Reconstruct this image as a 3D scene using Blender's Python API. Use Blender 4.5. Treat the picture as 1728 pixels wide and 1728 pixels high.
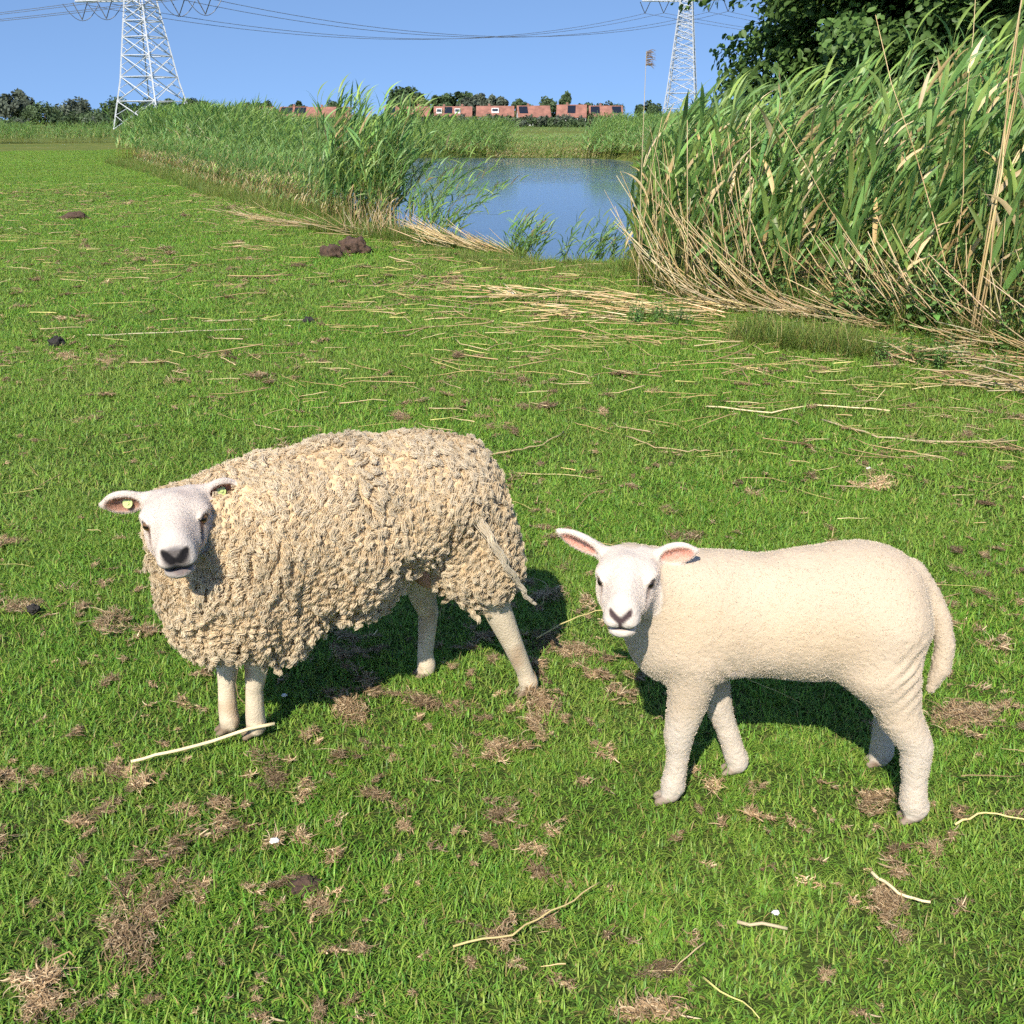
import bpy, bmesh, math, random
import numpy as np
from mathutils import Vector, Matrix

# ------------------------------------------------------------------ camera, sky, sun, exposure
scene = bpy.context.scene
for o in list(bpy.data.objects):
    bpy.data.objects.remove(o, do_unlink=True)
R = math.radians
cam_data = bpy.data.cameras.new("camera")
cam_data.sensor_fit = 'HORIZONTAL'
cam_data.angle = 2 * math.atan(864 / 1733.0)
cam_data.clip_start = 0.05
cam_data.clip_end = 6000
camera = bpy.data.objects.new("camera", cam_data)
scene.collection.objects.link(camera)
camera.location = (0, 0, 1.6)
camera.rotation_euler = (R(90 - 20.849), 0, 0)
scene.camera = camera

SUN_EL, SUN_AZ = 43.0, 197.0          # azimuth of the sun, clockwise from +Y: behind the camera and a little left
world = bpy.data.worlds.new("World")
scene.world = world
world.use_nodes = True
wn = world.node_tree
bg = wn.nodes["Background"]
sky = wn.nodes.new("ShaderNodeTexSky")
sky.sky_type = 'NISHITA'
sky.sun_disc = False
sky.sun_elevation = R(SUN_EL)
sky.sun_rotation = R(SUN_AZ)
sky.altitude = 0
sky.air_density = 1.0
sky.dust_density = 0.3
sky.ozone_density = 4.8
tc = wn.nodes.new("ShaderNodeTexCoord"); lift = wn.nodes.new("ShaderNodeVectorMath"); lift.operation = 'ADD'; lift.inputs[1].default_value = (0, 0, 0.30)
wn.links.new(tc.outputs["Generated"], lift.inputs[0]); wn.links.new(lift.outputs[0], sky.inputs[0])     # sky sampled higher than the view ray, which drops the pale horizon band
wn.links.new(sky.outputs[0], bg.inputs[0])
bg.inputs[1].default_value = 0.13
sun_data = bpy.data.lights.new("sun", 'SUN')
sun_data.energy = 4.4
sun_data.angle = R(0.5)
sun_data.color = (1.0, 0.94, 0.84)
sun = bpy.data.objects.new("sun", sun_data)
scene.collection.objects.link(sun)
sd = Vector((math.sin(R(SUN_AZ)) * math.cos(R(SUN_EL)), math.cos(R(SUN_AZ)) * math.cos(R(SUN_EL)), math.sin(R(SUN_EL))))
sun.rotation_euler = sd.to_track_quat('Z', 'Y').to_euler()
sun.location = (0, -5, 12)
vs = scene.view_settings
vs.view_transform = 'Standard'
vs.look = 'None'
vs.exposure = 0.68
vs.gamma = 1.0
vs.use_curve_mapping = False
scene.render.engine = 'CYCLES'
scene.cycles.max_bounces = 4
scene.cycles.diffuse_bounces = 2
scene.cycles.transmission_bounces = 2
scene.cycles.glossy_bounces = 3
scene.cycles.transparent_max_bounces = 8
scene.cycles.use_denoising = False
scene.cycles.use_adaptive_sampling = True
scene.cycles.adaptive_threshold = 0.04
scene.cycles.adaptive_min_samples = 24
scene.cycles_curves.shape = 'RIBBONS'
scene.cycles_curves.subdivisions = 2

# ------------------------------------------------------------------ helpers
COL = scene.collection
rng = np.random.default_rng(7)
random.seed(7)

def tag(o, label=None, cat=None, group=None, kind=None):
    if label: o["label"] = label
    if cat: o["category"] = cat
    if group: o["group"] = group
    if kind: o["kind"] = kind
    return o

def mesh_data(name, verts, faces, mats=(), cols=None, smooth=False):
    me = bpy.data.meshes.new(name)
    verts = np.asarray(verts, dtype=np.float32).reshape(-1, 3)
    if isinstance(faces, np.ndarray):
        nf, k = faces.shape
        me.vertices.add(len(verts)); me.vertices.foreach_set("co", verts.ravel())
        me.loops.add(nf * k); me.loops.foreach_set("vertex_index", faces.astype(np.int32).ravel())
        me.polygons.add(nf)
        me.polygons.foreach_set("loop_start", np.arange(0, nf * k, k, dtype=np.int32))
        me.update(calc_edges=True)
    else:
        me.from_pydata(verts.tolist(), [], faces)
    if cols is not None:
        c = np.asarray(cols, dtype=np.float32)
        if c.shape[1] == 3: c = np.hstack([c, np.ones((len(c), 1), np.float32)])
        at = me.color_attributes.new("Col", 'FLOAT_COLOR', 'POINT')
        at.data.foreach_set("color", c.ravel())
    for m in mats: me.materials.append(m)
    if smooth: me.polygons.foreach_set("use_smooth", np.ones(len(me.polygons), dtype=bool))
    me.update()
    return me

def add_obj(name, data, parent=None, loc=None, rot=None):
    o = bpy.data.objects.new(name, data)
    COL.objects.link(o)
    if parent is not None: o.parent = parent
    if loc is not None: o.location = loc
    if rot is not None: o.rotation_euler = rot
    return o

class MB:
    """collects simple solids into one mesh"""
    def __init__(s): s.v = []; s.f = []; s.c = []
    def add(s, v, f, c=(1, 1, 1)):
        b = len(s.v); s.v += [tuple(p) for p in v]; s.f += [tuple(i + b for i in q) for q in f]; s.c += [c] * len(v)
    def box(s, x0, x1, y0, y1, z0, z1, c=(1, 1, 1)):
        s.add([(x0, y0, z0), (x1, y0, z0), (x1, y1, z0), (x0, y1, z0), (x0, y0, z1), (x1, y0, z1), (x1, y1, z1), (x0, y1, z1)],
              [(0, 3, 2, 1), (4, 5, 6, 7), (0, 1, 5, 4), (1, 2, 6, 5), (2, 3, 7, 6), (3, 0, 4, 7)], c)
    def bar(s, a, b, w, c=(1, 1, 1)):
        s.tube([a, b], [w, w], 4, c)
    def tube(s, pts, rad, n=6, c=(1, 1, 1)):
        pts = [Vector(p) for p in pts]; base = len(s.v); up = Vector((0, 0, 1))
        for i, p in enumerate(pts):
            d = (pts[min(i + 1, len(pts) - 1)] - pts[max(i - 1, 0)]).normalized()
            a = d.cross(up if abs(d.z) < .95 else Vector((1, 0, 0))).normalized(); b2 = d.cross(a)
            cc = c[i] if isinstance(c, list) else c
            for k in range(n):
                t = 2 * math.pi * k / n
                s.v.append(tuple(p + (a * math.cos(t) + b2 * math.sin(t)) * rad[i])); s.c.append(cc)
        for i in range(len(pts) - 1):
            for k in range(n):
                s.f.append((base + i * n + k, base + i * n + (k + 1) % n, base + (i + 1) * n + (k + 1) % n, base + (i + 1) * n + k))
        s.f.append(tuple(base + k for k in range(n))[::-1]); e = base + (len(pts) - 1) * n
        s.f.append(tuple(e + k for k in range(n)))
    def data(s, name, mat, smooth=False):
        return mesh_data(name, s.v, s.f, [mat], s.c, smooth)
    def build(s, name, mat, parent=None, loc=None, smooth=False):
        return add_obj(name, s.data(name, mat, smooth), parent, loc)

def hash3(ix, iy, iz, seed=0):
    h = (ix * 374761393 + iy * 668265263 + iz * 2147483647 + seed * 974711) & 0xffffffff
    h = ((h ^ (h >> 13)) * 1274126177) & 0xffffffff
    return ((h ^ (h >> 16)) & 0xffff) / 65535.0

def vnoise(p, scale, seed=0):
    q = np.asarray(p, dtype=np.float64) * scale
    i = np.floor(q).astype(np.int64); f = q - i; f = f * f * (3 - 2 * f)
    out = 0
    for dx in (0, 1):
        for dy in (0, 1):
            for dz in (0, 1):
                w = (f[:, 0] if dx else 1 - f[:, 0]) * (f[:, 1] if dy else 1 - f[:, 1]) * (f[:, 2] if dz else 1 - f[:, 2])
                out = out + w * hash3(i[:, 0] + dx, i[:, 1] + dy, i[:, 2] + dz, seed)
    return out * 2 - 1

def noise2(x, y, scale, seed=0):
    x = np.atleast_1d(np.asarray(x, float)); y = np.atleast_1d(np.asarray(y, float))
    return vnoise(np.stack([x, y, np.zeros_like(x) + .37], 1), scale, seed)

# ------------------------------------------------------------------ materials
def new_mat(name):
    m = bpy.data.materials.new(name); m.use_nodes = True
    nt = m.node_tree
    return m, nt, nt.nodes["Principled BSDF"], nt.nodes["Material Output"]

def N(nt, typ, **kw):
    n = nt.nodes.new(typ)
    for k, v in kw.items(): setattr(n, k, v)
    return n

def mixc(nt, fac, a, b, blend='MIX'):
    n = N(nt, "ShaderNodeMix", data_type='RGBA', blend_type=blend)
    for idx, val in ((0, fac), (6, a), (7, b)):
        if hasattr(val, "links") or isinstance(val, bpy.types.NodeSocket): nt.links.new(val, n.inputs[idx])
        elif idx == 0: n.inputs[0].default_value = val
        else: n.inputs[idx].default_value = (*val, 1)
    return n.outputs[2]

def noise(nt, scale, detail=3, vec=None, rough=.55, lac=2.0):
    n = N(nt, "ShaderNodeTexNoise"); n.inputs["Scale"].default_value = scale
    n.inputs["Detail"].default_value = detail; n.inputs["Roughness"].default_value = rough
    if vec is not None: nt.links.new(vec, n.inputs["Vector"])
    return n.outputs["Fac"]

def ramp(nt, fac, stops):
    n = N(nt, "ShaderNodeValToRGB"); e = n.color_ramp.elements
    while len(e) > 1: e.remove(e[-1])
    e[0].position = stops[0][0]; e[0].color = (*stops[0][1], 1)
    for p, c in stops[1:]:
        k = e.new(p); k.color = (*c, 1)
    nt.links.new(fac, n.inputs[0])
    return n.outputs[0]

def objcoord(nt):
    return N(nt, "ShaderNodeTexCoord").outputs["Object"]

def simple(name, col, rough=.7, var=.15, vscale=8, metallic=0, bump=0, bscale=40):
    m, nt, b, out = new_mat(name)
    oc = objcoord(nt)
    f = noise(nt, vscale, 4, oc)
    nt.links.new(ramp(nt, f, [(.3, tuple(c * (1 - var) for c in col)), (.7, tuple(min(1, c * (1 + var)) for c in col))]), b.inputs["Base Color"])
    b.inputs["Roughness"].default_value = rough; b.inputs["Metallic"].default_value = metallic
    if bump:
        bp = N(nt, "ShaderNodeBump"); bp.inputs["Strength"].default_value = bump; bp.inputs["Distance"].default_value = .02
        nt.links.new(noise(nt, bscale, 4, oc), bp.inputs["Height"]); nt.links.new(bp.outputs[0], b.inputs["Normal"])
    return m

def leaf_mat(name, dry=(.35, .3, .08), rough=.45, trans=.3, inst=True, hue=(.6, 1.45), patch=None, gloss=.35):
    """vertex colour * per-instance value, with light passing through the blade"""
    m, nt, b, out = new_mat(name)
    at = N(nt, "ShaderNodeAttribute"); at.attribute_name = "Col"
    oi = N(nt, "ShaderNodeObjectInfo")
    mr = N(nt, "ShaderNodeMapRange"); mr.inputs[3].default_value = hue[0]; mr.inputs[4].default_value = hue[1]
    nt.links.new(oi.outputs["Random"], mr.inputs[0])
    vm = N(nt, "ShaderNodeVectorMath", operation='SCALE'); nt.links.new(at.outputs["Color"], vm.inputs[0]); nt.links.new(mr.outputs[0], vm.inputs["Scale"])
    c = vm.outputs[0]
    if patch:
        g = N(nt, "ShaderNodeNewGeometry")
        f = noise(nt, patch[0], 3, g.outputs["Position"])
        f2 = ramp(nt, f, [(patch[1], (0, 0, 0)), (patch[2], (1, 1, 1))])
        sp = N(nt, "ShaderNodeMath", operation='MULTIPLY'); sp.inputs[1].default_value = patch[3]
        nt.links.new(f2, sp.inputs[0])
        c = mixc(nt, sp.outputs[0], c, dry)
    nt.links.new(c, b.inputs["Base Color"])
    b.inputs["Roughness"].default_value = rough
    b.inputs["Specular IOR Level"].default_value = gloss
    tr = N(nt, "ShaderNodeBsdfTranslucent"); nt.links.new(c, tr.inputs[0])
    mx = N(nt, "ShaderNodeMixShader"); mx.inputs[0].default_value = trans
    nt.links.new(b.outputs[0], mx.inputs[1]); nt.links.new(tr.outputs[0], mx.inputs[2]); nt.links.new(mx.outputs[0], out.inputs[0])
    return m

M = {}
M['grass'] = leaf_mat('grass_blade', trans=.42, hue=(.93, 1.07), patch=(.55, .38, .75, .42), dry=(.34, .38, .10), gloss=.3)
M['dry'] = leaf_mat('dry_grass', trans=.2, hue=(.6, 1.25), rough=.7, gloss=.2)
M['straw'] = leaf_mat('straw', trans=.1, hue=(.65, 1.2), rough=.55, gloss=.3)
M['reed'] = leaf_mat('reed_leaf', trans=.4, hue=(.75, 1.3), rough=.42, gloss=.4)
M['treeleaf'] = leaf_mat('tree_leaf', trans=.3, hue=(.9, 1.1), rough=.5, gloss=.3)
M['farleaf'] = leaf_mat('far_leaf', trans=.25, hue=(.9, 1.1), rough=.6, gloss=.25)
M['bark'] = simple('bark', (.09, .065, .045), .9, .3, 12, bump=.6)
M['steel'] = simple('galvanised_steel', (.50, .52, .54), .55, .08, 3, metallic=0.0)
M['insulator'] = simple('insulator_string', (.05, .055, .06), .35, .1, 3)
M['cable'] = simple('cable', (.10, .11, .13), .5, .1, 3)
M['brick'] = simple('brick_wall', (.25, .12, .09), .85, .12, 1.5)
M['tile'] = simple('roof_tile', (.27, .12, .085), .8, .3, .45)
M['greytile'] = simple('grey_roof_tile', (.20, .16, .14), .8, .15, 1.2)
M['panel'] = simple('solar_panel', (.012, .014, .022), .25, .1, 3)
M['render'] = simple('white_render', (.72, .70, .66), .8, .06, 1)
M['frame'] = simple('window_frame_paint', (.75, .74, .72), .5, .05, 2)
M['glass'] = simple('window_glass', (.04, .05, .065), .08, .2, 2)
M['soil'] = simple('mole_soil', (.085, .05, .032), .95, .45, 30, bump=1, bscale=60)
M['feather'] = simple('white_down', (.8, .79, .76), .8, .08, 20)
M['wood'] = simple('weathered_wood', (.5, .48, .45), .8, .2, 6)
M['dung'] = simple('dung', (.03, .025, .02), .8, .3, 30, bump=1, bscale=80)

# ------------------------------------------------------------------ terrain
POND = np.array([(-3.9, 26.0), (-2.3, 19.2), (-1.45, 17.0), (-.55, 15.2), (.15, 13.9), (.85, 13.2), (1.55, 13.9), (1.95, 17), (2.5, 20.7), (3.6, 31),
                 (5.0, 43), (6.1, 54.7), (5, 58.3), (2.5, 59.8), (-.5, 60.1), (-5.2, 59.2), (-10, 58), (-14.5, 56), (-14.5, 50), (-9.0, 38)])
def pond_sd(x, y):
    """positive inside the pond, metres to its edge"""
    x = np.atleast_1d(np.asarray(x, float)); y = np.atleast_1d(np.asarray(y, float))
    d = np.full(x.shape, 1e9); ins = np.zeros(x.shape, bool); n = len(POND)
    for i in range(n):
        ax, ay = POND[i]; bx, by = POND[(i + 1) % n]
        ex, ey = bx - ax, by - ay
        t = np.clip(((x - ax) * ex + (y - ay) * ey) / (ex * ex + ey * ey), 0, 1)
        d = np.minimum(d, np.hypot(x - ax - t * ex, y - ay - t * ey))
        c = (ay > y) != (by > y)
        with np.errstate(divide='ignore', invalid='ignore'):
            xi = ax + (y - ay) * ex / (ey if ey else 1e-9)
        ins ^= c & (x < xi)
    return np.where(ins, d, -d)

def ground_z(x, y):
    x = np.atleast_1d(np.asarray(x, float)); y = np.atleast_1d(np.asarray(y, float))
    s = pond_sd(x, y) + .25 * noise2(x, y, 1.3, 3)
    t = np.clip((s + .75) / 1.5, 0, 1); t = t * t * (3 - 2 * t)
    near = np.exp(-np.maximum(0, np.hypot(x, y) - 25) / 25)
    z = (.014 * noise2(x, y, 1.2, 1) + .004 * noise2(x, y, 4, 2)) * near + .05 * noise2(x, y, .18, 5) * np.clip((y - 6) / 10, 0, 1)
    return z - .62 * t

def axis(lo, hi, fine_lo, fine_hi, step, grow):
    a = list(np.arange(fine_lo, fine_hi, step)); s = step; v = a[-1]
    while v < hi: s *= grow; v += s; a.append(v)
    s = step; v = a[0]
    while v > lo: s *= grow; v -= s; a.insert(0, v)
    return np.array(a)

gx = axis(-2600, 2600, -7, 7, .1, 1.07); gy = axis(-60, 3500, 0, 24, .12, 1.06)
XX, YY = np.meshgrid(gx, gy, indexing='ij')
ZZ = ground_z(XX.ravel(), YY.ravel())
nx, ny = len(gx), len(gy)
ii = np.arange(nx * ny).reshape(nx, ny)
quads = np.stack([ii[:-1, :-1].ravel(), ii[1:, :-1].ravel(), ii[1:, 1:].ravel(), ii[:-1, 1:].ravel()], 1)

m, nt, b, out = new_mat('pasture_ground')
g = N(nt, "ShaderNodeNewGeometry"); pos = g.outputs["Position"]
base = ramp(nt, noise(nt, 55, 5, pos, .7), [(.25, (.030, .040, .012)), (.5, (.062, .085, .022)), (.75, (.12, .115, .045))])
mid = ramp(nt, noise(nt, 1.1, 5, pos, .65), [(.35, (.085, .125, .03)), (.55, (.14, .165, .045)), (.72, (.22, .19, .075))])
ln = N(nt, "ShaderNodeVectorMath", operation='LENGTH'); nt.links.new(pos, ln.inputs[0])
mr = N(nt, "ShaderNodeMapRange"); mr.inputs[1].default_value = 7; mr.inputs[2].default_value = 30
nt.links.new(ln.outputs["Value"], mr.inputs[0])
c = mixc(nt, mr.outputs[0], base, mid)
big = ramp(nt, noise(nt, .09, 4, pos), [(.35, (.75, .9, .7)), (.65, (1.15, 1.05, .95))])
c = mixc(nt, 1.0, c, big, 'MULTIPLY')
nt.links.new(c, b.inputs["Base Color"]); b.inputs["Roughness"].default_value = .95; b.inputs["Specular IOR Level"].default_value = .1
bp = N(nt, "ShaderNodeBump"); bp.inputs["Strength"].default_value = .9; bp.inputs["Distance"].default_value = .03
nt.links.new(noise(nt, 25, 5, pos, .7), bp.inputs["Height"]); nt.links.new(bp.outputs[0], b.inputs["Normal"])
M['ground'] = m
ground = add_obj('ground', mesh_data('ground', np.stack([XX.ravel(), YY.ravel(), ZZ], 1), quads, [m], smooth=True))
tag(ground, 'short grazed green pasture reaching to the horizon', kind='structure')

m, nt, b, out = new_mat('pond_water')
g = N(nt, "ShaderNodeNewGeometry"); pos = g.outputs["Position"]
b.inputs["Base Color"].default_value = (.08, .13, .18, 1); b.inputs["Roughness"].default_value = .10
b.inputs["IOR"].default_value = 2.2; b.inputs["Specular IOR Level"].default_value = 1.0
mp = N(nt, "ShaderNodeMapping"); mp.inputs["Scale"].default_value = (1.0, 1.6, 1.0); nt.links.new(pos, mp.inputs[0])
n1 = noise(nt, 3.0, 2, mp.outputs[0]); n2 = noise(nt, 1.2, 2, mp.outputs[0])
sx = N(nt, "ShaderNodeSeparateXYZ"); nt.links.new(pos, sx.inputs[0])
w1 = N(nt, "ShaderNodeMapRange", interpolation_type='SMOOTHSTEP'); w1.inputs[1].default_value = 33; w1.inputs[2].default_value = 38; nt.links.new(sx.outputs[1], w1.inputs[0])
w2 = N(nt, "ShaderNodeMapRange", interpolation_type='SMOOTHSTEP'); w2.inputs[1].default_value = 50; w2.inputs[2].default_value = 44; nt.links.new(sx.outputs[1], w2.inputs[0])
wm = N(nt, "ShaderNodeMath", operation='MULTIPLY'); nt.links.new(w1.outputs[0], wm.inputs[0]); nt.links.new(w2.outputs[0], wm.inputs[1])
wa = N(nt, "ShaderNodeMath", operation='MULTIPLY_ADD'); nt.links.new(wm.outputs[0], wa.inputs[0]); wa.inputs[1].default_value = .04; wa.inputs[2].default_value = .0015
hh = N(nt, "ShaderNodeMath", operation='MULTIPLY'); nt.links.new(n1, hh.inputs[0]); nt.links.new(wa.outputs[0], hh.inputs[1])
bp = N(nt, "ShaderNodeBump"); bp.inputs["Strength"].default_value = 1.0; bp.inputs["Distance"].default_value = .35
nt.links.new(hh.outputs[0], bp.inputs["Height"]); nt.links.new(bp.outputs[0], b.inputs["Normal"])
pv = [(x, y, -.3) for x, y in POND]; cx, cy = POND[:, 0].mean(), POND[:, 1].mean()
pv = [(cx + (x - cx) * 1.25, cy + (y - cy) * 1.06, -.3) for x, y in POND]
water = add_obj('water', mesh_data('water', pv, [tuple(range(len(pv)))], [m]))
tag(water, 'still blue pond between the reed beds', kind='structure')

# ------------------------------------------------------------------ far things: pylons, cables, houses, trees, hedge
def lattice_pylon(name, loc, rotz, levels, arm_z, arm_len, label, strings, panels_bottom, bar=.135):
    """levels: (z, half width) from the ground up; arms along local x"""
    root = add_obj(name, None, None, loc, (0, 0, rotz))
    tag(root, label, 'pylon', 'pylons of the power line')
    def w(z):
        return float(np.interp(z, [l[0] for l in levels], [l[1] for l in levels]))
    top = levels[-1][0]
    cn = [(-1, -1), (1, -1), (1, 1), (-1, 1)]
    for sx, sy in cn:
        mb = MB()
        for (z0, h0), (z1, h1) in zip(levels[:-1], levels[1:]):
            mb.bar((sx * h0, sy * h0, z0), (sx * h1, sy * h1, z1), bar * 1.35)
        mb.build('leg', M['steel'], root)
    zs = [0.0]
    step = panels_bottom
    while zs[-1] + step < top: zs.append(zs[-1] + step); step = max(1.1, step * .86)
    zs.append(top)
    for k in range(4):
        mb = MB(); a, b2 = cn[k], cn[(k + 1) % 4]
        for z0, z1 in zip(zs[:-1], zs[1:]):
            h0, h1 = w(z0), w(z1)
            A0 = Vector((a[0] * h0, a[1] * h0, z0)); B0 = Vector((b2[0] * h0, b2[1] * h0, z0)); A1 = Vector((a[0] * h1, a[1] * h1, z1)); B1 = Vector((b2[0] * h1, b2[1] * h1, z1))
            mb.bar(A0, B1, bar * .75); mb.bar(B0, A1, bar * .75)
            if z1 - z0 > 2.2:
                mb.bar(A1, B1, bar * .75); c_ = (A0 + B0 + A1 + B1) / 4
                mb.bar((A0 + A1) / 2, (A0 * 3 + B1) / 4, bar * .45); mb.bar((B0 + B1) / 2, (B0 * 3 + A1) / 4, bar * .45)
                mb.bar((A0 + A1) / 2, (A1 * 3 + B0) / 4, bar * .45); mb.bar((B0 + B1) / 2, (B1 * 3 + A0) / 4, bar * .45)
            elif zs.index(z1) % 2 == 0: mb.bar(A1, B1, bar * .6)
        mb.build('bracing', M['steel'], root)
    tips = []
    for zi, (za, La) in enumerate(zip(arm_z, arm_len)):
        for sgn in (-1, 1):
            mb = MB(); h = w(za); n_ = max(5, int(La / 1.6))
            for sy in (-1, 1):
                mb.bar((sgn * h, sy * h, za), (sgn * La, sy * .12, za + .25), bar); mb.bar((sgn * h, sy * h * .9, za + 1.5), (sgn * La, sy * .12, za + .35), bar)
                for i in range(n_):
                    t0, t1 = i / n_, (i + 1) / n_
                    def P(t, up): return Vector((sgn * (h + (La - h) * t), sy * (h * (1 - t) + .12 * t), za + .25 * t + (1.35 * (1 - t) + .05) * up))
                    mb.bar(P(t0, i % 2), P(t1, (i + 1) % 2), bar * .5)
            for i in range(n_):
                t0 = i / n_; hy = h * (1 - t0) + .12 * t0; x = sgn * (h + (La - h) * t0)
                mb.bar((x, -hy, za + .25 * t0), (x + sgn * (La - h) / n_, hy, za + .25 * t0), bar * .5)
            mb.build('cross_arm', M['steel'], root)
            for fr in strings:
                x = sgn * La * fr; dx = La * .115
                s_ = MB(); s_.bar((x - dx, 0, za + .1), (x, 0, za - 3.0), .11); s_.build('insulator', M['insulator'], root)
                s_ = MB(); s_.bar((x + dx, 0, za + .1), (x, 0, za - 3.0), .11); s_.build('insulator', M['insulator'], root)
                tips.append((x, za - 3.0))
    return root, tips

P1, P2 = Vector((-71.6, 220, 0)), Vector((50.5, 330, 0))
run = (P2 - P1); ang = math.atan2(run.y, run.x)
rz1 = R(-22)
py1, tips1 = lattice_pylon('lattice_pylon', P1, rz1, [(0, 5.6), (9, 3.9), (23, 2.15), (34, 1.5), (46, .9)], [23.4, 34.5], [16.0, 11.0],
    'large white steel lattice pylon rising behind the left reed bed', (.93, .55), 5.2)
rz2 = R(-14)
py2, tips2 = lattice_pylon('lattice_pylon', P2, rz2, [(0, 5.2), (10, 4.0), (33, 1.75), (44, 1.2), (56, .7)], [34.0, 44.5], [13.0, 9.0],
    'smaller distant white steel lattice pylon beside the dark tree', (.92, .5), 5.0, .12)
def cable(a, b2, sag, r, label, n=28):
    mb = MB(); a, b2 = Vector(a), Vector(b2)
    pts = [a.lerp(b2, i / n) - Vector((0, 0, 4 * sag * (i / n) * (1 - i / n))) for i in range(n + 1)]
    mb.tube(pts, [r] * (n + 1), 5)
    return tag(mb.build('power_cable', M['cable'], None), label, 'cable', 'cables of the power line')
def pt(P, rz, x, z, dy=0):
    return (P.x + x * math.cos(rz) - dy * math.sin(rz), P.y + x * math.sin(rz) + dy * math.cos(rz), z)
low1 = [t for t in tips1 if t[1] < 25]; low2 = [t for t in tips2 if t[1] < 36]
order1 = sorted(low1); order2 = sorted(low2)
lab = ['outermost left', 'inner left', 'inner right', 'outermost right']
for k, (t1, t2) in enumerate(zip(order1, order2)):
    cable(pt(P1, rz1, t1[0], 23.2, 1.6), pt(P2, rz2, t2[0], t2[1]), 6.6, .055, 'dark power cable sagging between the two pylons, from the %s arm position' % lab[k])
    cable(pt(P1, rz1, t1[0], 23.2, -1.6), (P1.x - 240, P1.y + 40 + t1[0] * .9, 27), 7.0, .055, 'dark power cable running off to the left, from the %s arm position' % lab[k])
    cable(pt(P2, rz2, t2[0], t2[1]), (P2.x + 260, P2.y + 90 + t2[0] * .9, 30), 9.0, .055, 'dark power cable running right behind the tree, from the %s arm position' % lab[k])
    mb = MB(); n_ = 14
    a, b2 = Vector(pt(P1, rz1, t1[0], 23.1, -1.6)) + Vector((-2.3, 0, 0)), Vector(pt(P1, rz1, t1[0], 23.1, 1.6)) + Vector((2.3, 0, 0))
    mb.tube([a.lerp(b2, i / n_) - Vector((0, 0, 4 * 2.9 * (i / n_) * (1 - i / n_))) for i in range(n_ + 1)], [.07] * (n_ + 1), 5)
    mb.build('jumper_cable', M['cable'], py1).matrix_parent_inverse = (Matrix.Translation(P1) @ Matrix.Rotation(rz1, 4, 'Z')).inverted()

def terrace(x0, x1, y, ridge, eave, label, rot=0, n=4, solar=(), dormer=(), white=True, roof='tile', chim=True, depth=9):
    cx = (x0 + x1) / 2; L = (x1 - x0)
    root = add_obj('terraced_house_row', None, None, (cx, y, 0), (0, 0, rot))
    tag(root, label, 'houses', 'terraced houses on the horizon')
    h = L / 2
    mb = MB(); mb.box(-h, h, 0, depth, -.3, eave)
    mb.add([(-h, 0, eave), (-h, depth, eave), (-h, depth / 2, ridge), (h, 0, eave), (h, depth, eave), (h, depth / 2, ridge)], [(0, 1, 2), (3, 5, 4)])
    mb.build('wall', M['render'] if white else M['brick'], root)
    mb = MB(); o_ = .35; t = .22
    sl = (ridge - eave) / (depth / 2)
    f = [(-h - o_, -o_, eave - o_ * sl), (h + o_, -o_, eave - o_ * sl), (h + o_, depth / 2, ridge + .02), (-h - o_, depth / 2, ridge + .02),
         (-h - o_, depth + o_, eave - o_ * sl), (h + o_, depth + o_, eave - o_ * sl)]
    v = f + [(x, y_, z + t) for x, y_, z in f]
    mb.add(v, [(0, 3, 2, 1), (3, 4, 5, 2), (6, 7, 8, 9), (9, 8, 11, 10), (0, 1, 7, 6), (4, 10, 11, 5), (1, 2, 8, 7), (2, 5, 11, 8), (0, 6, 9, 3), (3, 9, 10, 4)])
    rf = mb.build('roof', M[roof], root)
    if chim:
        for k in range(1, n, 2):
            x = -h + L * k / n; mb = MB(); mb.box(x - .4, x + .4, depth / 2 - .35, depth / 2 + .35, ridge - .3, ridge + 1.0); mb.build('chimney', M['brick'], rf)
    def onroof(u): return (u * depth / 2, eave + u * (ridge - eave) + t + .06)
    for k in solar:
        x = -h + L * (k + .5) / n; (y0, z0), (y1, z1) = onroof(.25), onroof(.9); mb = MB(); ww = L / n * .42
        vv = [(x - ww, y0, z0), (x + ww, y0, z0), (x + ww, y1, z1), (x - ww, y1, z1)]
        mb.add(vv + [(a, b_, c_ + .06) for a, b_, c_ in vv], [(0, 3, 2, 1), (4, 5, 6, 7), (0, 1, 5, 4), (1, 2, 6, 5), (2, 3, 7, 6), (3, 0, 4, 7)])
        mb.build('solar_panel', M['panel'], rf)
    for k in dormer:
        x = -h + L * (k + .5) / n; mb = MB(); y0, z0 = onroof(.3); ww = L / n * .3
        mb.box(x - ww, x + ww, y0 - .3, y0 + 2.0, z0 - .2, z0 + 1.5); d = mb.build('dormer', M['frame'], rf)
        mb = MB(); mb.box(x - ww * .8, x + ww * .8, y0 - .34, y0 - .3, z0 + .35, z0 + 1.25); mb.build('pane', M['glass'], d)
    for k in range(n):
        x = -h + L * (k + .5) / n; ww = L / n
        for (xa, xb, za, zb) in ((-.36, -.06, eave - 1.75, eave - .45), (.08, .36, eave - 1.75, eave - .45)):
            if za < .1: continue
            mb = MB(); mb.box(x + xa * ww, x + xb * ww, -.06, .02, za, zb); wdw = mb.build('window', M['frame'], root)
            mb = MB(); mb.box(x + xa * ww + .12, x + xb * ww - .12, -.10, -.062, za + .12, zb - .12); mb.build('pane', M['glass'], wdw)
        mb = MB(); mb.box(x - .06 * ww, x + .06 * ww, -.05, .02, -.2, 2.0); mb.build('door', M['panel'], root)
    return root
terrace(-104, -88, 402, 6.3, 3.2, 'white terraced row with red roof and dark solar panels, leftmost of the red roofs', n=3, solar=(0,), dormer=(1, 2))
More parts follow.
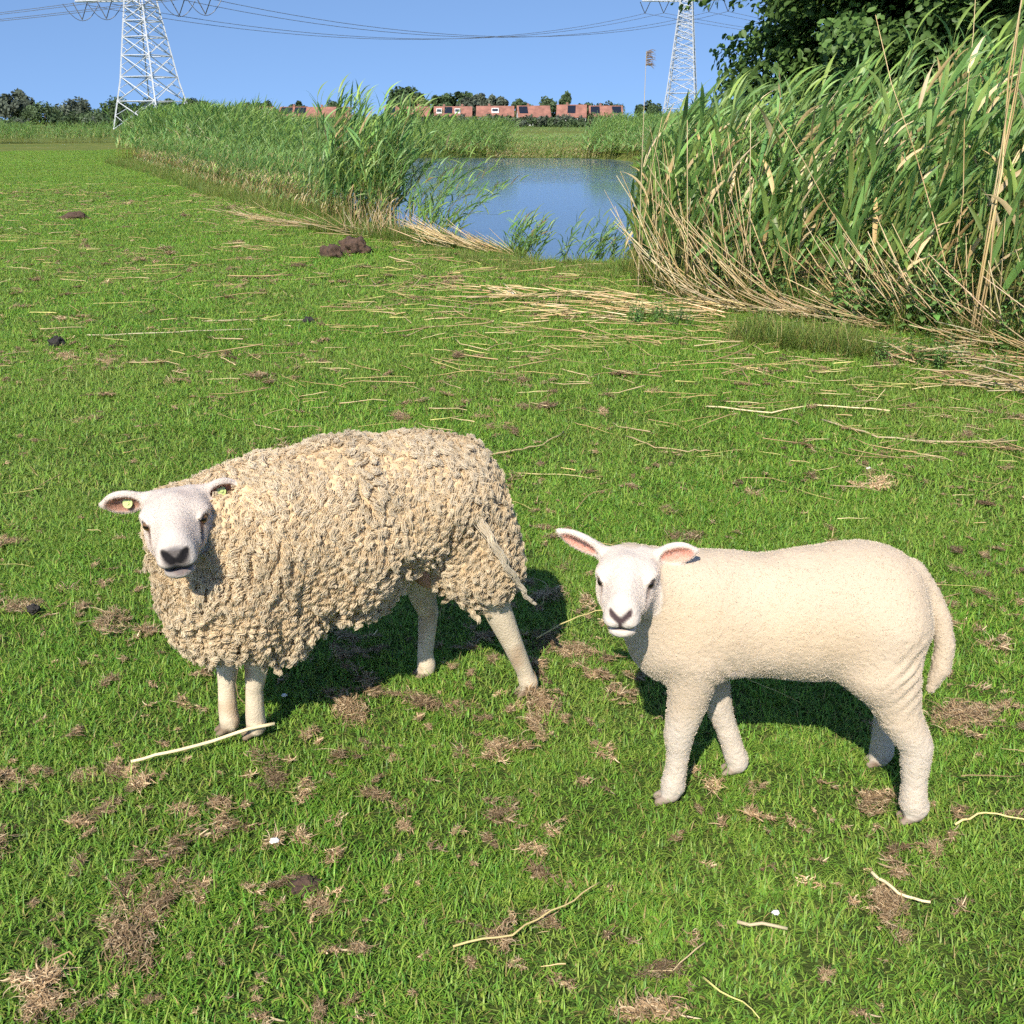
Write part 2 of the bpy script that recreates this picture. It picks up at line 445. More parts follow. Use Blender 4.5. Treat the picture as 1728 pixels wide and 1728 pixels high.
terrace(-86, -76, 406, 6.3, 3.1, 'short white terraced row under a dark panelled roof, seen over the left reeds', n=2, solar=(0, 1))
terrace(-75, -60, 402, 6.2, 3.0, 'white terraced row with orange roof left of the tall reed clump', n=3, solar=(2,))
terrace(-47.5, -31, 410, 6.4, 3.3, 'red roofed row just right of the tall reed clump', n=4, solar=(0,))
terrace(-28.5, -15, 404, 6.4, 3.1, 'red roofed row with white dormers beneath the round treetops', n=4, solar=(1,), dormer=(0, 2))
terrace(-13, 0.5, 408, 6.6, 3.3, 'long plain red roofed row in the middle of the skyline', n=3, white=False, dormer=(1,))
terrace(2.5, 14, 400, 6.6, 3.0, 'red roofed pair with one dark solar roof left of the lone conical tree', n=3, solar=(0,), rot=R(6))
terrace(16.5, 27, 404, 7.0, 3.0, 'red roofed row with steep twin solar panels under the lone conical tree', n=3, solar=(1,), rot=R(-5))
terrace(29, 41, 408, 6.7, 3.0, 'red and dark roofed row at the right end of the skyline', n=3, solar=(0, 2), white=False)
terrace(-112, -91, 330, 5.0, 2.6, 'low grey roofed row half hidden by shrubs at the pylon foot', n=4, white=False, roof='greytile', chim=False)

def blob_crown(c, r, n, leaf, rg, col, dark=.6, clumps=26, squash=1.0, cone=0):
    """leaf-clump faces spread through an uneven crown volume"""
    c = np.array(c, float); r = np.array(r, float)
    d = unit_(rg.normal(0, 1, (clumps, 3))); rad = .55 + .45 * rg.random(clumps) ** .5
    cc = d * rad[:, None] * r * .78
    if cone: cc[:, :2] *= (1 - cone * (cc[:, 2:3] / r[2] * .5 + .5))
    k = rg.integers(0, clumps, n); sz = (.20 + .18 * rg.random(clumps))[k]
    p = cc[k] + unit_(rg.normal(0, 1, (n, 3))) * (rg.random(n) ** .4 * sz)[:, None] * r.mean()
    p[:, 2] = np.maximum(p[:, 2], -r[2] * .95)
    nrm = unit_(unit_(p / r) * .8 + rg.normal(0, .6, (n, 3)))
    t1 = unit_(np.cross(nrm, rg.normal(0, 1, (n, 3)))); t2 = np.cross(nrm, t1)
    s = leaf * (.6 + .8 * rg.random(n))[:, None]
    p = p + c
    V = np.stack([p - t1 * s, p - t2 * s * .6 + nrm * s * .15, p + t1 * s, p + t2 * s * .6 + nrm * s * .15], 1).reshape(-1, 3)
    F = np.arange(4 * n).reshape(n, 4)
    tone = (.75 + .5 * rg.random(clumps))[k] * (.85 + .3 * rg.random(n))
    C = np.repeat(np.array(col)[None] * tone[:, None], 4, 0)
    return V, F, C
def unit_(v): return v / (np.linalg.norm(v, axis=-1, keepdims=True) + 1e-12)

def far_tree(x, y, h, w, label, col, cone=0, n=2600, trunk=.25, low=.12):
    root = add_obj('tree', None, None, (x, y, 0)); tag(root, label, 'tree', 'trees on the skyline')
    rg = np.random.default_rng(int(abs(x * 13 + h * 7)) + 5)
    mb = MB(); mb.tube([(0, 0, -.2), (.05, 0, h * .3), (0, .1, h * .7)], [h * .035, h * .026, h * .008], 6); mb.build('trunk', M['bark'], root)
    k_ = 1.18 if y > 415 else 1.0; h *= k_; w *= 1.3; rz = h * (1 - low) / 2
    V, F, C = blob_crown((0, 0, h - rz), (w / 2, w / 2, rz), n, h * .06, rg, col, cone=cone)
    add_obj('crown', mesh_data('crown', V, F, [M['farleaf']], C), root)
    return root
G1, G2, G3, G4 = (.070, .110, .045), (.095, .140, .060), (.120, .145, .100), (.17, .21, .07)  # skyline greens, lightened to put distance haze into the colour
TL = [(-145, 305, 7.5, 9, 'dark round tree at the left edge of the skyline', G1, 0), (-131.3, 292, 9.2, 10, 'tall pale grey-green willow, highest of the left skyline trees', G3, .35),
      (-139, 280, 5.0, 8, 'low grey-green bush tree in front of the pale willow', G3, 0), (-124, 310, 7.4, 11, 'broad grey tree just right of the pale willow', G3, 0),
      (-121, 285, 5.6, 9, 'bright mid-green shrubby tree right of the pale willow', G2, 0), (-113.5, 320, 7.4, 12, 'dark tree behind the grey roofed row', G1, 0),
      (-104, 325, 7.8, 11, 'dark dome-shaped tree left of the large pylon', G1, 0), (-111, 290, 4.2, 10, 'low round shrub in front of the grey roofed row', G2, 0),
      (-98, 290, 4.4, 9, 'low dark shrub right of the grey roofed row', G1, 0), (-95, 330, 8.0, 10, 'dark tree seen through the legs of the large pylon', G1, 0),
      (-103, 430, 7.0, 8, 'small dark treetop behind the leftmost red roof', G1, 0), (-96.5, 432, 7.8, 8, 'second dark treetop behind the red roofs over the left reeds', G1, 0),
      (-83, 430, 7.6, 7, 'small dark treetop over the panelled roof', G1, 0), (-70, 430, 7.4, 7, 'small dark treetop left of the tall reed clump', G1, 0),
      (-41, 432, 11.8, 13, 'largest dark round tree of the middle skyline', G1, 0), (-36, 424, 8.9, 9, 'light yellow-green round tree in front of the largest tree', G4, 0),
      (-27.5, 430, 9.6, 9, 'dark round tree right of the yellow-green one', G1, 0), (-21, 434, 11.0, 13, 'wide dark dome-shaped tree in the middle skyline', G1, 0),
      (-17, 424, 8.6, 8, 'grey-green treetop in front of the wide dark dome', G3, 0), (-13, 430, 10.6, 6, 'slender pale feathery poplar beside the wide dark dome', G3, .4),
      (-6.5, 428, 9.6, 8, 'pale loose tree right of the feathery poplar', G3, 0), (3.5, 432, 7.6, 9, 'low dark treetops in the gap of the roofs', G1, 0),
      (13, 428, 8.2, 11, 'flat-topped mid-green tree left of the conical tree', G2, 0), (21.1, 430, 10.6, 5.5, 'lone dark conical tree standing above the red roofs', G1, .55),
      (29, 432, 7.2, 8, 'low dark treetop right of the conical tree', G1, 0), (38, 432, 7.4, 10, 'low mid-green treetop at the right end of the roofs', G2, 0),
      (52, 420, 7.2, 9, 'dark treetop in front of the distant pylon foot', G1, 0)]
for a in TL: far_tree(*a)
# the low hedge belt in front of the houses: reads as one mass
rg = np.random.default_rng(3); Vs, Fs, Cs = [], [], []; base = 0
xs = list(np.arange(-150, -86, 3.0)) + list(np.arange(-86, 75, 1.6))
for x in xs:
    left = x < -86
    y = (262 if left else 300) + rg.normal(0, 5); h = (2.6 if left else 1.7 if x < -42 else 2.7) * (.75 + .5 * rg.random()); w = 3.8 * (.8 + .6 * rg.random())
    V, F, C = blob_crown((x + rg.normal(0, .6), y, h * .5), (w * .8, w * .8, h * .55), 330, .38, rg, (G3, G2, G1)[rg.integers(0, 3)], clumps=12)
    Vs.append(V); Fs.append(F + base); Cs.append(C); base += len(V)
hedge = add_obj('hedge_belt', mesh_data('hedge_belt', np.vstack(Vs), np.vstack(Fs), [M['farleaf']], np.vstack(Cs)))
tag(hedge, 'low belt of grey-green scrub in front of the houses', 'scrub', kind='stuff')
# white post-and-rail fence beyond the pond
root = add_obj('rail_fence', None, None, (13.4, 112, 0)); tag(root, 'small pale post-and-rail fence in the far meadow', 'fence')
for k in range(6):
    mb = MB(); mb.box(k * 1.7 - .07, k * 1.7 + .07, -.07, .07, -.2, 1.25); mb.build('post', M['wood'], root)
for z in (.55, 1.0):
    mb = MB(); mb.box(0, 8.5, -.11, -.075, z, z + .14); mb.build('rail', M['wood'], root)

# ------------------------------------------------------------------ scatter helper (instances of small plants on real points)
def scatter(name, protos, pts, rot, scl, idx, label, cat=None, kind='stuff'):
    pc = bpy.data.collections.new(name + '_kinds')
    for k, me in enumerate(protos):
        o = bpy.data.objects.new('%s_kind_%02d' % (name, k), me); pc.objects.link(o)
    n = len(pts)
    me = bpy.data.meshes.new(name); me.vertices.add(n); me.vertices.foreach_set("co", np.asarray(pts, np.float32).ravel())
    a = me.attributes.new("rot", 'FLOAT_VECTOR', 'POINT'); a.data.foreach_set("vector", np.asarray(rot, np.float32).ravel())
    scl = np.asarray(scl, np.float32)
    if scl.ndim == 1: scl = np.repeat(scl[:, None], 3, 1)
    a = me.attributes.new("scl", 'FLOAT_VECTOR', 'POINT'); a.data.foreach_set("vector", scl.ravel())
    a = me.attributes.new("idx", 'INT', 'POINT'); a.data.foreach_set("value", np.asarray(idx, np.int32))
    o = add_obj(name, me)
    ng = bpy.data.node_groups.new(name + '_scatter', 'GeometryNodeTree')
    ng.interface.new_socket("Geometry", in_out='INPUT', socket_type='NodeSocketGeometry'); ng.interface.new_socket("Geometry", in_out='OUTPUT', socket_type='NodeSocketGeometry')
    gi = ng.nodes.new("NodeGroupInput"); go = ng.nodes.new("NodeGroupOutput")
    ci = ng.nodes.new("GeometryNodeCollectionInfo"); ci.inputs[0].default_value = pc; ci.inputs[1].default_value = True; ci.inputs[2].default_value = True
    ip = ng.nodes.new("GeometryNodeInstanceOnPoints"); ip.inputs["Pick Instance"].default_value = True
    def attr(nm, t):
        k = ng.nodes.new("GeometryNodeInputNamedAttribute"); k.data_type = t; k.inputs[0].default_value = nm; return k.outputs[0]
    er = ng.nodes.new("FunctionNodeEulerToRotation"); ng.links.new(attr("rot", 'FLOAT_VECTOR'), er.inputs[0])
    ng.links.new(gi.outputs[0], ip.inputs["Points"]); ng.links.new(ci.outputs[0], ip.inputs["Instance"])
    ng.links.new(attr("idx", 'INT'), ip.inputs["Instance Index"]); ng.links.new(er.outputs[0], ip.inputs["Rotation"]); ng.links.new(attr("scl", 'FLOAT_VECTOR'), ip.inputs["Scale"])
    ng.links.new(ip.outputs[0], go.inputs[0])
    md = o.modifiers.new("scatter", 'NODES'); md.node_group = ng
    tag(o, label, cat, kind=kind)
    return o

def jitter_col(base, rg, amt=.15):
    return tuple(np.clip(np.array(base) * (1 + rg.normal(0, amt)) * (1 + rg.normal(0, amt * .3, 3)), 0, 1))

# ------------------------------------------------------------------ reeds
REED_G = [(.185, .335, .085), (.220, .365, .110), (.160, .300, .095), (.265, .375, .085)]
STRAW_C = [(.58, .42, .20), (.66, .50, .27), (.50, .34, .15), (.70, .56, .33)]
def reed_leaf(length, width, a0, a1, seg=6, twist=.3, roll=0.0):
    """one folded, arching leaf blade from the origin along +x"""
    pts = [np.array([0., 0, 0])]; 
    for i in range(seg):
        t = (i + .5) / seg; a = a0 + (a1 - a0) * t ** 1.2
        pts.append(pts[-1] + np.array([math.cos(a), 0, math.sin(a)]) * length / seg)
    V, F = [], []
    for i, p in enumerate(pts):
        t = i / seg; wd = width * .5 * max(.03, (math.sin(math.pi * min(1, t * .9 + .13)) ** .8) * (1 - t ** 3)); tw = twist * t
        a = a0 + (a1 - a0) * t ** 1.2; nrm0 = np.array([-math.sin(a), 0, math.cos(a)]); tw += roll
        s = np.array([0, math.cos(tw), 0]) + nrm0 * math.sin(tw); nrm = nrm0 * math.cos(tw) - np.array([0, math.sin(tw), 0])
        V += [p - s * wd + nrm * wd * .25, p, p + s * wd + nrm * wd * .25]
    for i in range(seg):
        b = i * 3
        F += [(b, b + 1, b + 4, b + 3), (b + 1, b + 2, b + 5, b + 4)]
    return np.array(V), F

rgR = np.random.default_rng(21)
LEAFSET = []
for k in range(8):
    LEAFSET.append(reed_leaf(.30 + .16 * rgR.random(), .028 + .013 * rgR.random(), R(82 - 14 * rgR.random()), R(55 - 62 * rgR.random()), 6, rgR.normal(0, .5), (1 if k % 2 else -1) * (.7 + .6 * rgR.random())))

def reed_plan(rg, h, nleaf, wind, straw=0.12, first=.25):
    """stem curve plus a list of leaves (point, heading, tilt, size, kind, colour)"""
    def stem(t): return np.array([wind * .35 * h * t ** 2.2, .03 * math.sin(t * 4 + h), h * t * (1 - .03 * wind * t)])
    leaves = []
    for i in range(nleaf):
        t = first + (1 - first) * (i + rg.random() * .5) / nleaf
        hd = rg.normal(-.15, 1.0) if rg.random() < .8 else rg.random() * 6.28
        dry = rg.random() < straw * (1.8 - 1.6 * t)
        c = STRAW_C[rg.integers(0, 4)] if dry else REED_G[rg.integers(0, 4)]
        leaves.append((stem(t), hd, rg.normal(0, .15) - .15 * wind, (.75 + .5 * rg.random()) * (1.05 - .25 * t), int(rg.integers(0, 8)), jitter_col(c, rg, .14)))
    leaves.append((stem(1.0), rg.normal(0, .3), -.2, .8, int(rg.integers(0, 8)), jitter_col(REED_G[3], rg)))
    return stem, leaves

def rot_zy(hd, tilt):
    return np.array(Matrix.Rotation(hd, 3, 'Z') @ Matrix.Rotation(-tilt, 3, 'Y'))

def stem_mesh(mb, stem, h, r, c0, c1, n=5, sides=4):
    ts = [i / n for i in range(n + 1)]
    cols = [tuple(np.array(c0) * (1 - t) + np.array(c1) * t) for t in ts]
    mb.tube([tuple(stem(t)) for t in ts], [r * (1 - .6 * t) for t in ts], sides, cols)

def reed_proto(rg, h, nleaf, wind, straw=.12, wide=1.0, lo=(.34, .30, .09), first=.25):
    stem, leaves = reed_plan(rg, h, nleaf, wind, straw, first)
    mb = MB(); stem_mesh(mb, stem, h, .0042 * wide, lo, (.22, .30, .08))
    for p, hd, tl, s, k, c in leaves:
        V, F = LEAFSET[k]; A = rot_zy(hd, tl)
        V2 = (V * np.array([1, wide, wide ** .5])) * s @ A.T + p
        mb.add(V2, F, c)
    return mesh_data('reed', mb.v, mb.f, [M['reed']], mb.c, True)

def in_poly(x, y, poly):
    ins = np.zeros(len(x), bool); n = len(poly)
    for i in range(n):
        ax, ay = poly[i]; bx, by = poly[(i + 1) % n]; c = (ay > y) != (by > y)
        ins ^= c & (x < ax + (y - ay) * (bx - ax) / ((by - ay) or 1e-9))
    return ins
def poly_points(poly, n, rg):
    poly = np.array(poly); lo, hi = poly.min(0), poly.max(0); out = np.zeros((0, 2))
    while len(out) < n:
        p = lo + rg.random((n * 2, 2)) * (hi - lo); out = np.vstack([out, p[in_poly(p[:, 0], p[:, 1], poly)]])
    return out[:n]

def bed(name, poly, n, protos, label, hs, rg, edge=None, zsink=.03, lean=.1, cat='reeds'):
    p = poly_points(poly, n, rg); z = np.maximum(ground_z(p[:, 0], p[:, 1]), -.36) - zsink
    s = hs(p[:, 0], p[:, 1]) * (.82 + .32 * rg.random(n))
    rot = np.stack([rg.normal(0, lean, n), rg.normal(0, lean, n) + lean * .25, rg.normal(0, .45, n)], 1)
    return scatter(name, protos, np.column_stack([p, z]), rot, s, rg.integers(0, len(protos), n), label, cat)

PR = [reed_proto(rgR, 2.0, 12, .38, .08, 1.35) for _ in range(9)]                       # tall, wind-bent
PY = [reed_proto(rgR, 1.9, 10, .7, .22, 1.1, (.50, .44, .13), .12) for _ in range(6)]  # yellowing edge plants
PL = [reed_proto(rgR, 2.0, 15, 1.3, .03, 1.5, (.46, .42, .12), .30) for _ in range(6)]                       # far, leaning more
PS = [reed_proto(rgR, 1.0, 7, .9, .10, 1.0) for _ in range(5)]                         # short
one = lambda v: (lambda x, y: np.full(len(x), v))
RB_EDGE = [(1.30, 11.6), (1.60, 10.1), (2.25, 9.35), (2.9, 8.75), (3.5, 8.4), (3.8, 7.6), (4.6, 7.0), (6.5, 6.5)]
RB = RB_EDGE + [(9, 9), (9.5, 13), (6.5, 14), (3.2, 13.2), (2.0, 13.2), (1.55, 13.0)]
hr = lambda x, y: np.interp(x, [1.2, 1.7, 2.4, 3.3, 4.0, 6.5], [.70, .84, .87, .92, 1.1, 1.2])
bed('reed_bed', RB, 640, PR + PY[:3], 'dense tall green reed bed filling the right bank', hr, rgR)
bed('reed_bed', [(1.6, 13), (3.2, 13.2), (6, 14), (7, 26), (9, 45), (7.2, 56), (5.9, 50), (4.9, 41), (3.3, 28), (2.3, 19), (1.8, 15)], 1500, PL, 'green reeds lining the right shore of the pond behind the near bed', one(.85), rgR)
LB = [(-1.95, 16.3), (-3.4, 19.3), (-5.9, 24.4), (-9.6, 32.4), (-15.0, 44.2), (-18, 49), (-15.6, 51.5), (-12.3, 45.0), (-7.6, 34.5), (-4.5, 26.5), (-2.9, 20.0), (-1.75, 17.6)]
hl = lambda x, y: np.interp(y, [16, 17.2, 18.5, 20, 25, 31, 36, 50], [.80, .86, .74, .64, .60, .82, .93, .95])
bed('reed_bed', LB, 2700, PL, 'long wind-bent green reed bed along the left shore', hl, rgR)
LE = [(-1.9, 15.9), (-3.5, 18.8), (-6.0, 23.9), (-9.8, 31.9), (-15.2, 43.6), (-15.0, 44.6), (-9.4, 32.9), (-5.7, 24.9), (-3.2, 19.6), (-1.8, 16.6)]
bed('reed_edge', LE, 1500, PY, 'yellow-green lower stems at the foot of the left reed bed', one(.52), rgR)
bed('reed_clump', [(-3.2, 16.8), (-2.1, 16.1), (-1.8, 17.0), (-2.7, 18.0)], 70, PR, 'tall dark reed clump standing highest in the left bed', one(.90), rgR, lean=.12)
bed('leaning_reeds', [(-1.75, 15.9), (-1.2, 15.3), (-.85, 15.6), (-1.1, 16.9), (-1.7, 17.4)], 40, [reed_proto(rgR, 1.5, 9, 2.2, .04, 1.0) for _ in range(5)], 'dark reeds leaning far out over the pond from the left shore', one(.78), rgR, lean=.2)
bed('shore_reeds', [(-.15, 13.9), (.2, 13.5), (.4, 13.55), (.15, 14.1)], 34, PS, 'small bushy reed clump at the near shore of the pond', one(.62), rgR, lean=.15)
bed('shore_reeds', [(.4, 13.2), (.85, 12.7), (1.5, 13.2), (1.45, 13.6), (.8, 13.2)], 34, PS, 'sparse short green reeds along the near waterline', one(.55), rgR, lean=.15)
bed('far_reeds', [(-12, 57.5), (-5.8, 58.3), (-.6, 59.2), (-.6, 66), (-12, 66)], 1500, PL, 'tall green reeds on the far bank, left of the gap', one(.80), rgR)
bed('far_reeds', [(3.6, 58.4), (5.4, 56), (6.2, 52), (8.5, 53), (12, 62), (5, 66)], 1300, PL, 'tall green reeds on the far bank, right of the gap', one(.86), rgR)
bed('far_sedge', [(-1.5, 59.3), (.5, 59.5), (3, 59.1), (4.6, 58), (5, 61.5), (0, 63)], 1300, PY, 'yellow-green sedge along the low far bank', one(.42), rgR)
PM = [reed_proto(rgR, 1.2, 12, .5, .55, 1.6, (.52, .44, .15), .05) for _ in range(4)]
bed('far_sedge', [(-3, 66), (12, 66), (30, 100), (-3, 104)], 2600, PM, 'yellowing rough grass in the meadow beyond the pond', one(.42), rgR)
bed('far_reed_belt', [(-60, 78), (-37, 80.5), (-24, 88), (-15, 70), (-13, 74), (-22, 92), (-37, 85), (-62, 82)], 2600, PL, 'low green reed belt across the far left meadow', one(.68), rgR)
bed('far_reed_belt', [(-20, 150), (60, 150), (60, 158), (-20, 158)], 1200, PL, 'thin far green strip of reeds below the scrub', one(.5), rgR)

# single reeds at the front of the right bed, each with its own stem and leaves
leaf_me = []
for k, (V, F) in enumerate(LEAFSET):
    for cidx in range(3):
        c = [(.205, .345, .095), (.180, .315, .085), (.260, .365, .095)][cidx]
        leaf_me.append(mesh_data('leaf', V * np.array([1, 1.3, 1.15]), F, [M['reed']], np.tile(jitter_col(c, rgR, .1), (len(V), 1)), True))
dry_me = [mesh_data('leaf', LEAFSET[k][0] * np.array([1, 1.1, 1.1]), LEAFSET[k][1], [M['straw']], np.tile(STRAW_C[k % 4], (len(LEAFSET[k][0]), 1)), True) for k in range(8)]
edge = np.array(RB_EDGE); seglen = np.r_[0, np.cumsum(np.hypot(*np.diff(edge, axis=0).T))]
for i in range(130):
    s = rgR.random() * seglen[-2] * .98; x = np.interp(s, seglen, edge[:, 0]) + rgR.normal(0, .06); y = np.interp(s, seglen, edge[:, 1]) + .05 + abs(rgR.normal(0, .18))
    h = 2.0 * float(hr(np.array([x]), 0)[0]) * (.80 + .3 * rgR.random())
    root = add_obj('reed', None, None, (x, y, float(ground_z(x, y)[0]) - .03), (rgR.normal(0, .06), rgR.normal(.04, .07), rgR.normal(0, .3)))
    tag(root, 'single tall green reed at the front edge of the right reed bed', 'reed', 'reeds at the front of the right bed')
    stem, leaves = reed_plan(rgR, h, 9, .45, .10, .22)
    mb = MB(); stem_mesh(mb, stem, h, .0055, (.36, .33, .10), (.17, .24, .07), 6, 5); mb.build('stem', M['reed'], root)
    for p, hd, tl, sc_, k, c in leaves:
        me = dry_me[k] if c[0] > .3 else leaf_me[k * 3 + int(rgR.integers(0, 3))]
        o = add_obj('leaf', me, root, p, Matrix.Rotation(hd, 3, 'Z').to_euler()); o.rotation_euler = (Matrix.Rotation(hd, 3, 'Z') @ Matrix.Rotation(-tl, 3, 'Y')).to_euler(); o.scale = (sc_ * 1.25,) * 3

# ------------------------------------------------------------------ dead straw stems
def stalk(mb, a, d, L, r, c, rg, bend=.06):
    a = np.array(a, float); d = unit_(np.array(d, float)); s = unit_(np.cross(d, [.3, .2, 1])) * rg.normal(0, bend * .6) + np.array([0, 0, -1]) * rg.normal(0, bend * .35)
    pts = [a + d * L * t + s * L * t * t for t in (0, .35, .7, 1)]
    mb.tube([tuple(p) for p in pts], [r, r * .95, r * .8, r * .45], 4, c)
def straw_heap(name, spots, n, label, rg):
    mb = MB()
    for _ in range(n):
        (x0, y0, x1, y1, az, azs, el, els, L0, L1) = spots[rg.integers(0, len(spots))]
        t = rg.random(); x = x0 + (x1 - x0) * t + rg.normal(0, .08); y = y0 + (y1 - y0) * t + rg.normal(0, .1)
        a_, e_ = R(az + rg.normal(0, azs)), R(max(2, el + rg.normal(0, els)))
        stalk(mb, (x, y, float(ground_z(x, y)[0]) + .02 + .10 * rg.random()), (math.cos(a_) * math.cos(e_), math.sin(a_) * math.cos(e_), math.sin(e_)), L0 + (L1 - L0) * rg.random(), .0035 + .0025 * rg.random(), jitter_col(STRAW_C[rg.integers(0, 4)], rg, .12), rg)
    return tag(add_obj(name, mesh_data(name, mb.v, mb.f, [M['straw']], mb.c, True)), label, 'straw', kind='stuff')
straw_heap('dead_reeds', [(1.35, 10.6, 2.3, 9.4, 150, 50, 70, 12, .6, 1.6), (1.6, 9.9, 2.6, 9.0, 160, 30, 45, 12, .4, 1.1)], 85, 'dead tan reed stems leaning left at the pond end of the right bed', rgR)
straw_heap('dead_reeds', [(2.9, 8.75, 3.5, 8.3, 160, 26, 44, 11, .4, 1.0), (3.5, 8.2, 4.2, 7.2, 165, 25, 52, 14, .5, 1.0)], 75, 'dead tan reed stems leaning left in the middle of the right bed', rgR)
straw_heap('straw_mat', [(1.7, 9.4, 2.5, 8.8, 160, 40, 16, 10, .2, .6), (2.4, 8.75, 3.1, 8.35, 165, 38, 13, 9, .2, .55), (3.3, 7.9, 3.9, 6.9, 165, 60, 12, 9, .15, .4)], 200, 'flattened layers of tan straw along the foot of the right reed bed', rgR)
straw_heap('straw_mat', [(-.3, 10.0, 1.1, 9.6, 178, 35, 3, 3, .15, .5), (.3, 9.0, 1.8, 8.7, 178, 40, 3, 3, .15, .5), (.9, 9.3, 2.1, 9.0, 176, 40, 4, 4, .15, .5)], 140, 'flat drift of tan straw on the turf before the pond', rgR)
straw_heap('straw_mat', [(2.8, 6.5, 3.8, 5.9, 175, 70, 3, 3, .10, .36), (2.7, 7.2, 3.9, 6.6, 170, 70, 4, 4, .10, .36)], 210, 'flat drift of tan straw on the turf at the right edge', rgR)
straw_heap('straw_mat', [(-1.2, 14.3, -.2, 13.6, 150, 14, 22, 8, .4, .9), (-1.0, 14.6, .1, 13.4, 148, 10, 18, 8, .4, .9)], 80, 'pale straw fan sliding down to the near pond shore', rgR)
straw_heap('straw_mat', [(-4.6, 18.2, -2.0, 15.2, 175, 20, 10, 8, .3, .8), (-2.4, 15.6, -1.5, 15.0, 90, 40, 55, 20, .3, .6)], 110, 'tan straw at the foot of the left reed bed', rgR)

def dead_stalk(x, y, top, label, r=.006, n=5, kinks=.02, rg=rgR):
    z = float(ground_z(x, y)[0]); a = np.array([x, y, z - .03]); b = np.array(top, float)
    mb = MB(); pts = []; cols = []
    for i in range(n + 1):
        t = i / n; p = a + (b - a) * t + np.array([rg.normal(0, kinks), rg.normal(0, kinks), 0]) * (0 < i < n); pts.append(tuple(p)); cols.append(jitter_col(STRAW_C[i % 2 + 1], rg, .08))
    mb.tube(pts, [r * (1 - .55 * i / n) for i in range(n + 1)], 6, cols)
    return tag(add_obj('dead_reed_stalk', mesh_data('dead_reed_stalk', mb.v, mb.f, [M['straw']], mb.c, True)), label, 'reed stalk', 'dead stalks in the right reed bed')
dead_stalk(3.53, 7.85, (3.55, 7.9, 3.2), 'thickest straight dead stalk of the upright bundle at the right edge', .009)
dead_stalk(3.56, 7.87, (3.63, 7.95, 3.2), 'dead stalk of the upright bundle at the right edge, leaning out to the right', .008)
dead_stalk(3.505, 7.83, (3.52, 7.9, 3.1), 'left dead stalk of the upright bundle at the right edge', .007)
dead_stalk(3.57, 7.82, (3.58, 7.9, 2.8), 'shortest dead stalk of the upright bundle at the right edge', .007)
dead_stalk(3.55, 8.2, (3.42, 8.5, 2.75), 'thin tall dead stalk just left of the upright bundle', .005)
dead_stalk(3.70, 8.3, (2.75, 8.6, 2.35), 'long thin dead stalk leaning left with its tip against the tree', .0055)
dead_stalk(3.25, 8.35, (2.10, 8.7, 1.62), 'long pale dead stalk crossing the middle of the reed bed to the left', .0055)
dead_stalk(2.55, 9.0, (1.25, 9.6, .95), 'dead stalk slanting left low over the pond end of the bed', .0055)
dead_stalk(2.1, 9.2, (1.22, 10.0, .52), 'lowest long dead stalk poking left towards the water', .0055)
dead_stalk(1.62, 10.1, (1.33, 10.6, 1.55), 'pale upright dead stalk at the pond corner of the bed', .005)
dead_stalk(1.75, 10.0, (1.45, 10.4, 1.42), 'second pale dead stalk at the pond corner, leaning left', .005)
# the one reed that carries a plume
pr = add_obj('plumed_reed', None, None, (1.30, 10.7, float(ground_z(1.3, 10.7)[0]) - .03)); tag(pr, 'lone thin dead reed with a small brown plume above the skyline', 'reed')
mb = MB(); mb.tube([(0, 0, 0), (-.015, 0, .9), (-.02, 0, 1.7), (-.02, 0, 2.26)], [.005, .0045, .0035, .002], 6, (.62, .50, .30)); mb.build('stem', M['straw'], pr)
mb = MB()
for k in range(46):
    t = rgR.random(); a = np.array([-.02, 0, 2.13 + .13 * t]); d = np.array([.05 + .05 * rgR.random(), rgR.normal(0, .012), .01 - .06 * rgR.random() * (1 - t)])
    mb.tube([tuple(a), tuple(a + d * .6 + [0, 0, .012]), tuple(a + d)], [.0022, .002, .0008], 4, jitter_col((.36, .25, .16), rgR))
mb.build('plume', M['straw'], pr)

# ------------------------------------------------------------------ big tree behind the right reeds
tree = add_obj('broadleaf_tree', None, None, (7.3, 15.2, 0)); tag(tree, 'big dark green broadleaf tree behind the right reed bed', 'tree')
rgT = np.random.default_rng(5)
mb = MB(); mb.tube([(0, 0, -.2), (.05, 0, 1.0), (-.1, .1, 2.4), (.1, 0, 4.2), (0, 0, 6)], [.26, .21, .17, .11, .03], 8)
for k in range(16):
    a = rgT.random() * 6.28; z0 = 1.2 + 3.6 * rgT.random(); L = 1.6 + 1.4 * rgT.random()
    p0 = np.array([0, 0, z0]); d = np.array([math.cos(a), math.sin(a), .35 + .3 * rgT.random()])
    mb.tube([tuple(p0), tuple(p0 + d * L * .5), tuple(p0 + d * L + [0, 0, .2])], [.06, .04, .015], 5)
mb.build('trunk', M['bark'], tree, smooth=True)
n_cl = 1400
d = unit_(rgT.normal(0, 1, (n_cl, 3))); rad = .30 + .70 * rgT.random(n_cl) ** .5
cc = d * rad[:, None] * np.array([4.3, 2.6, 3.0]) * (1 + .10 * rgT.normal(0, 1, (n_cl, 1))) + np.array([0, 0, 2.75])
cc = cc[cc[:, 2] > .5]; n_cl = len(cc); per = 135
k = np.repeat(np.arange(n_cl), per); n = len(k)
p = cc[k] + unit_(rgT.normal(0, 1, (n, 3))) * (rgT.random(n) ** .5)[:, None] * np.array([.40, .40, .30]) 
out_ = unit_(p - np.array([0, 0, 2.8]))
nrm = unit_(out_ * .55 + np.array([0, 0, .5]) + rgT.normal(0, .45, (n, 3)))
ax = unit_(np.cross(nrm, rgT.normal(0, 1, (n, 3)))); bx = np.cross(nrm, ax); s = (.040 + .024 * rgT.random(n))[:, None]
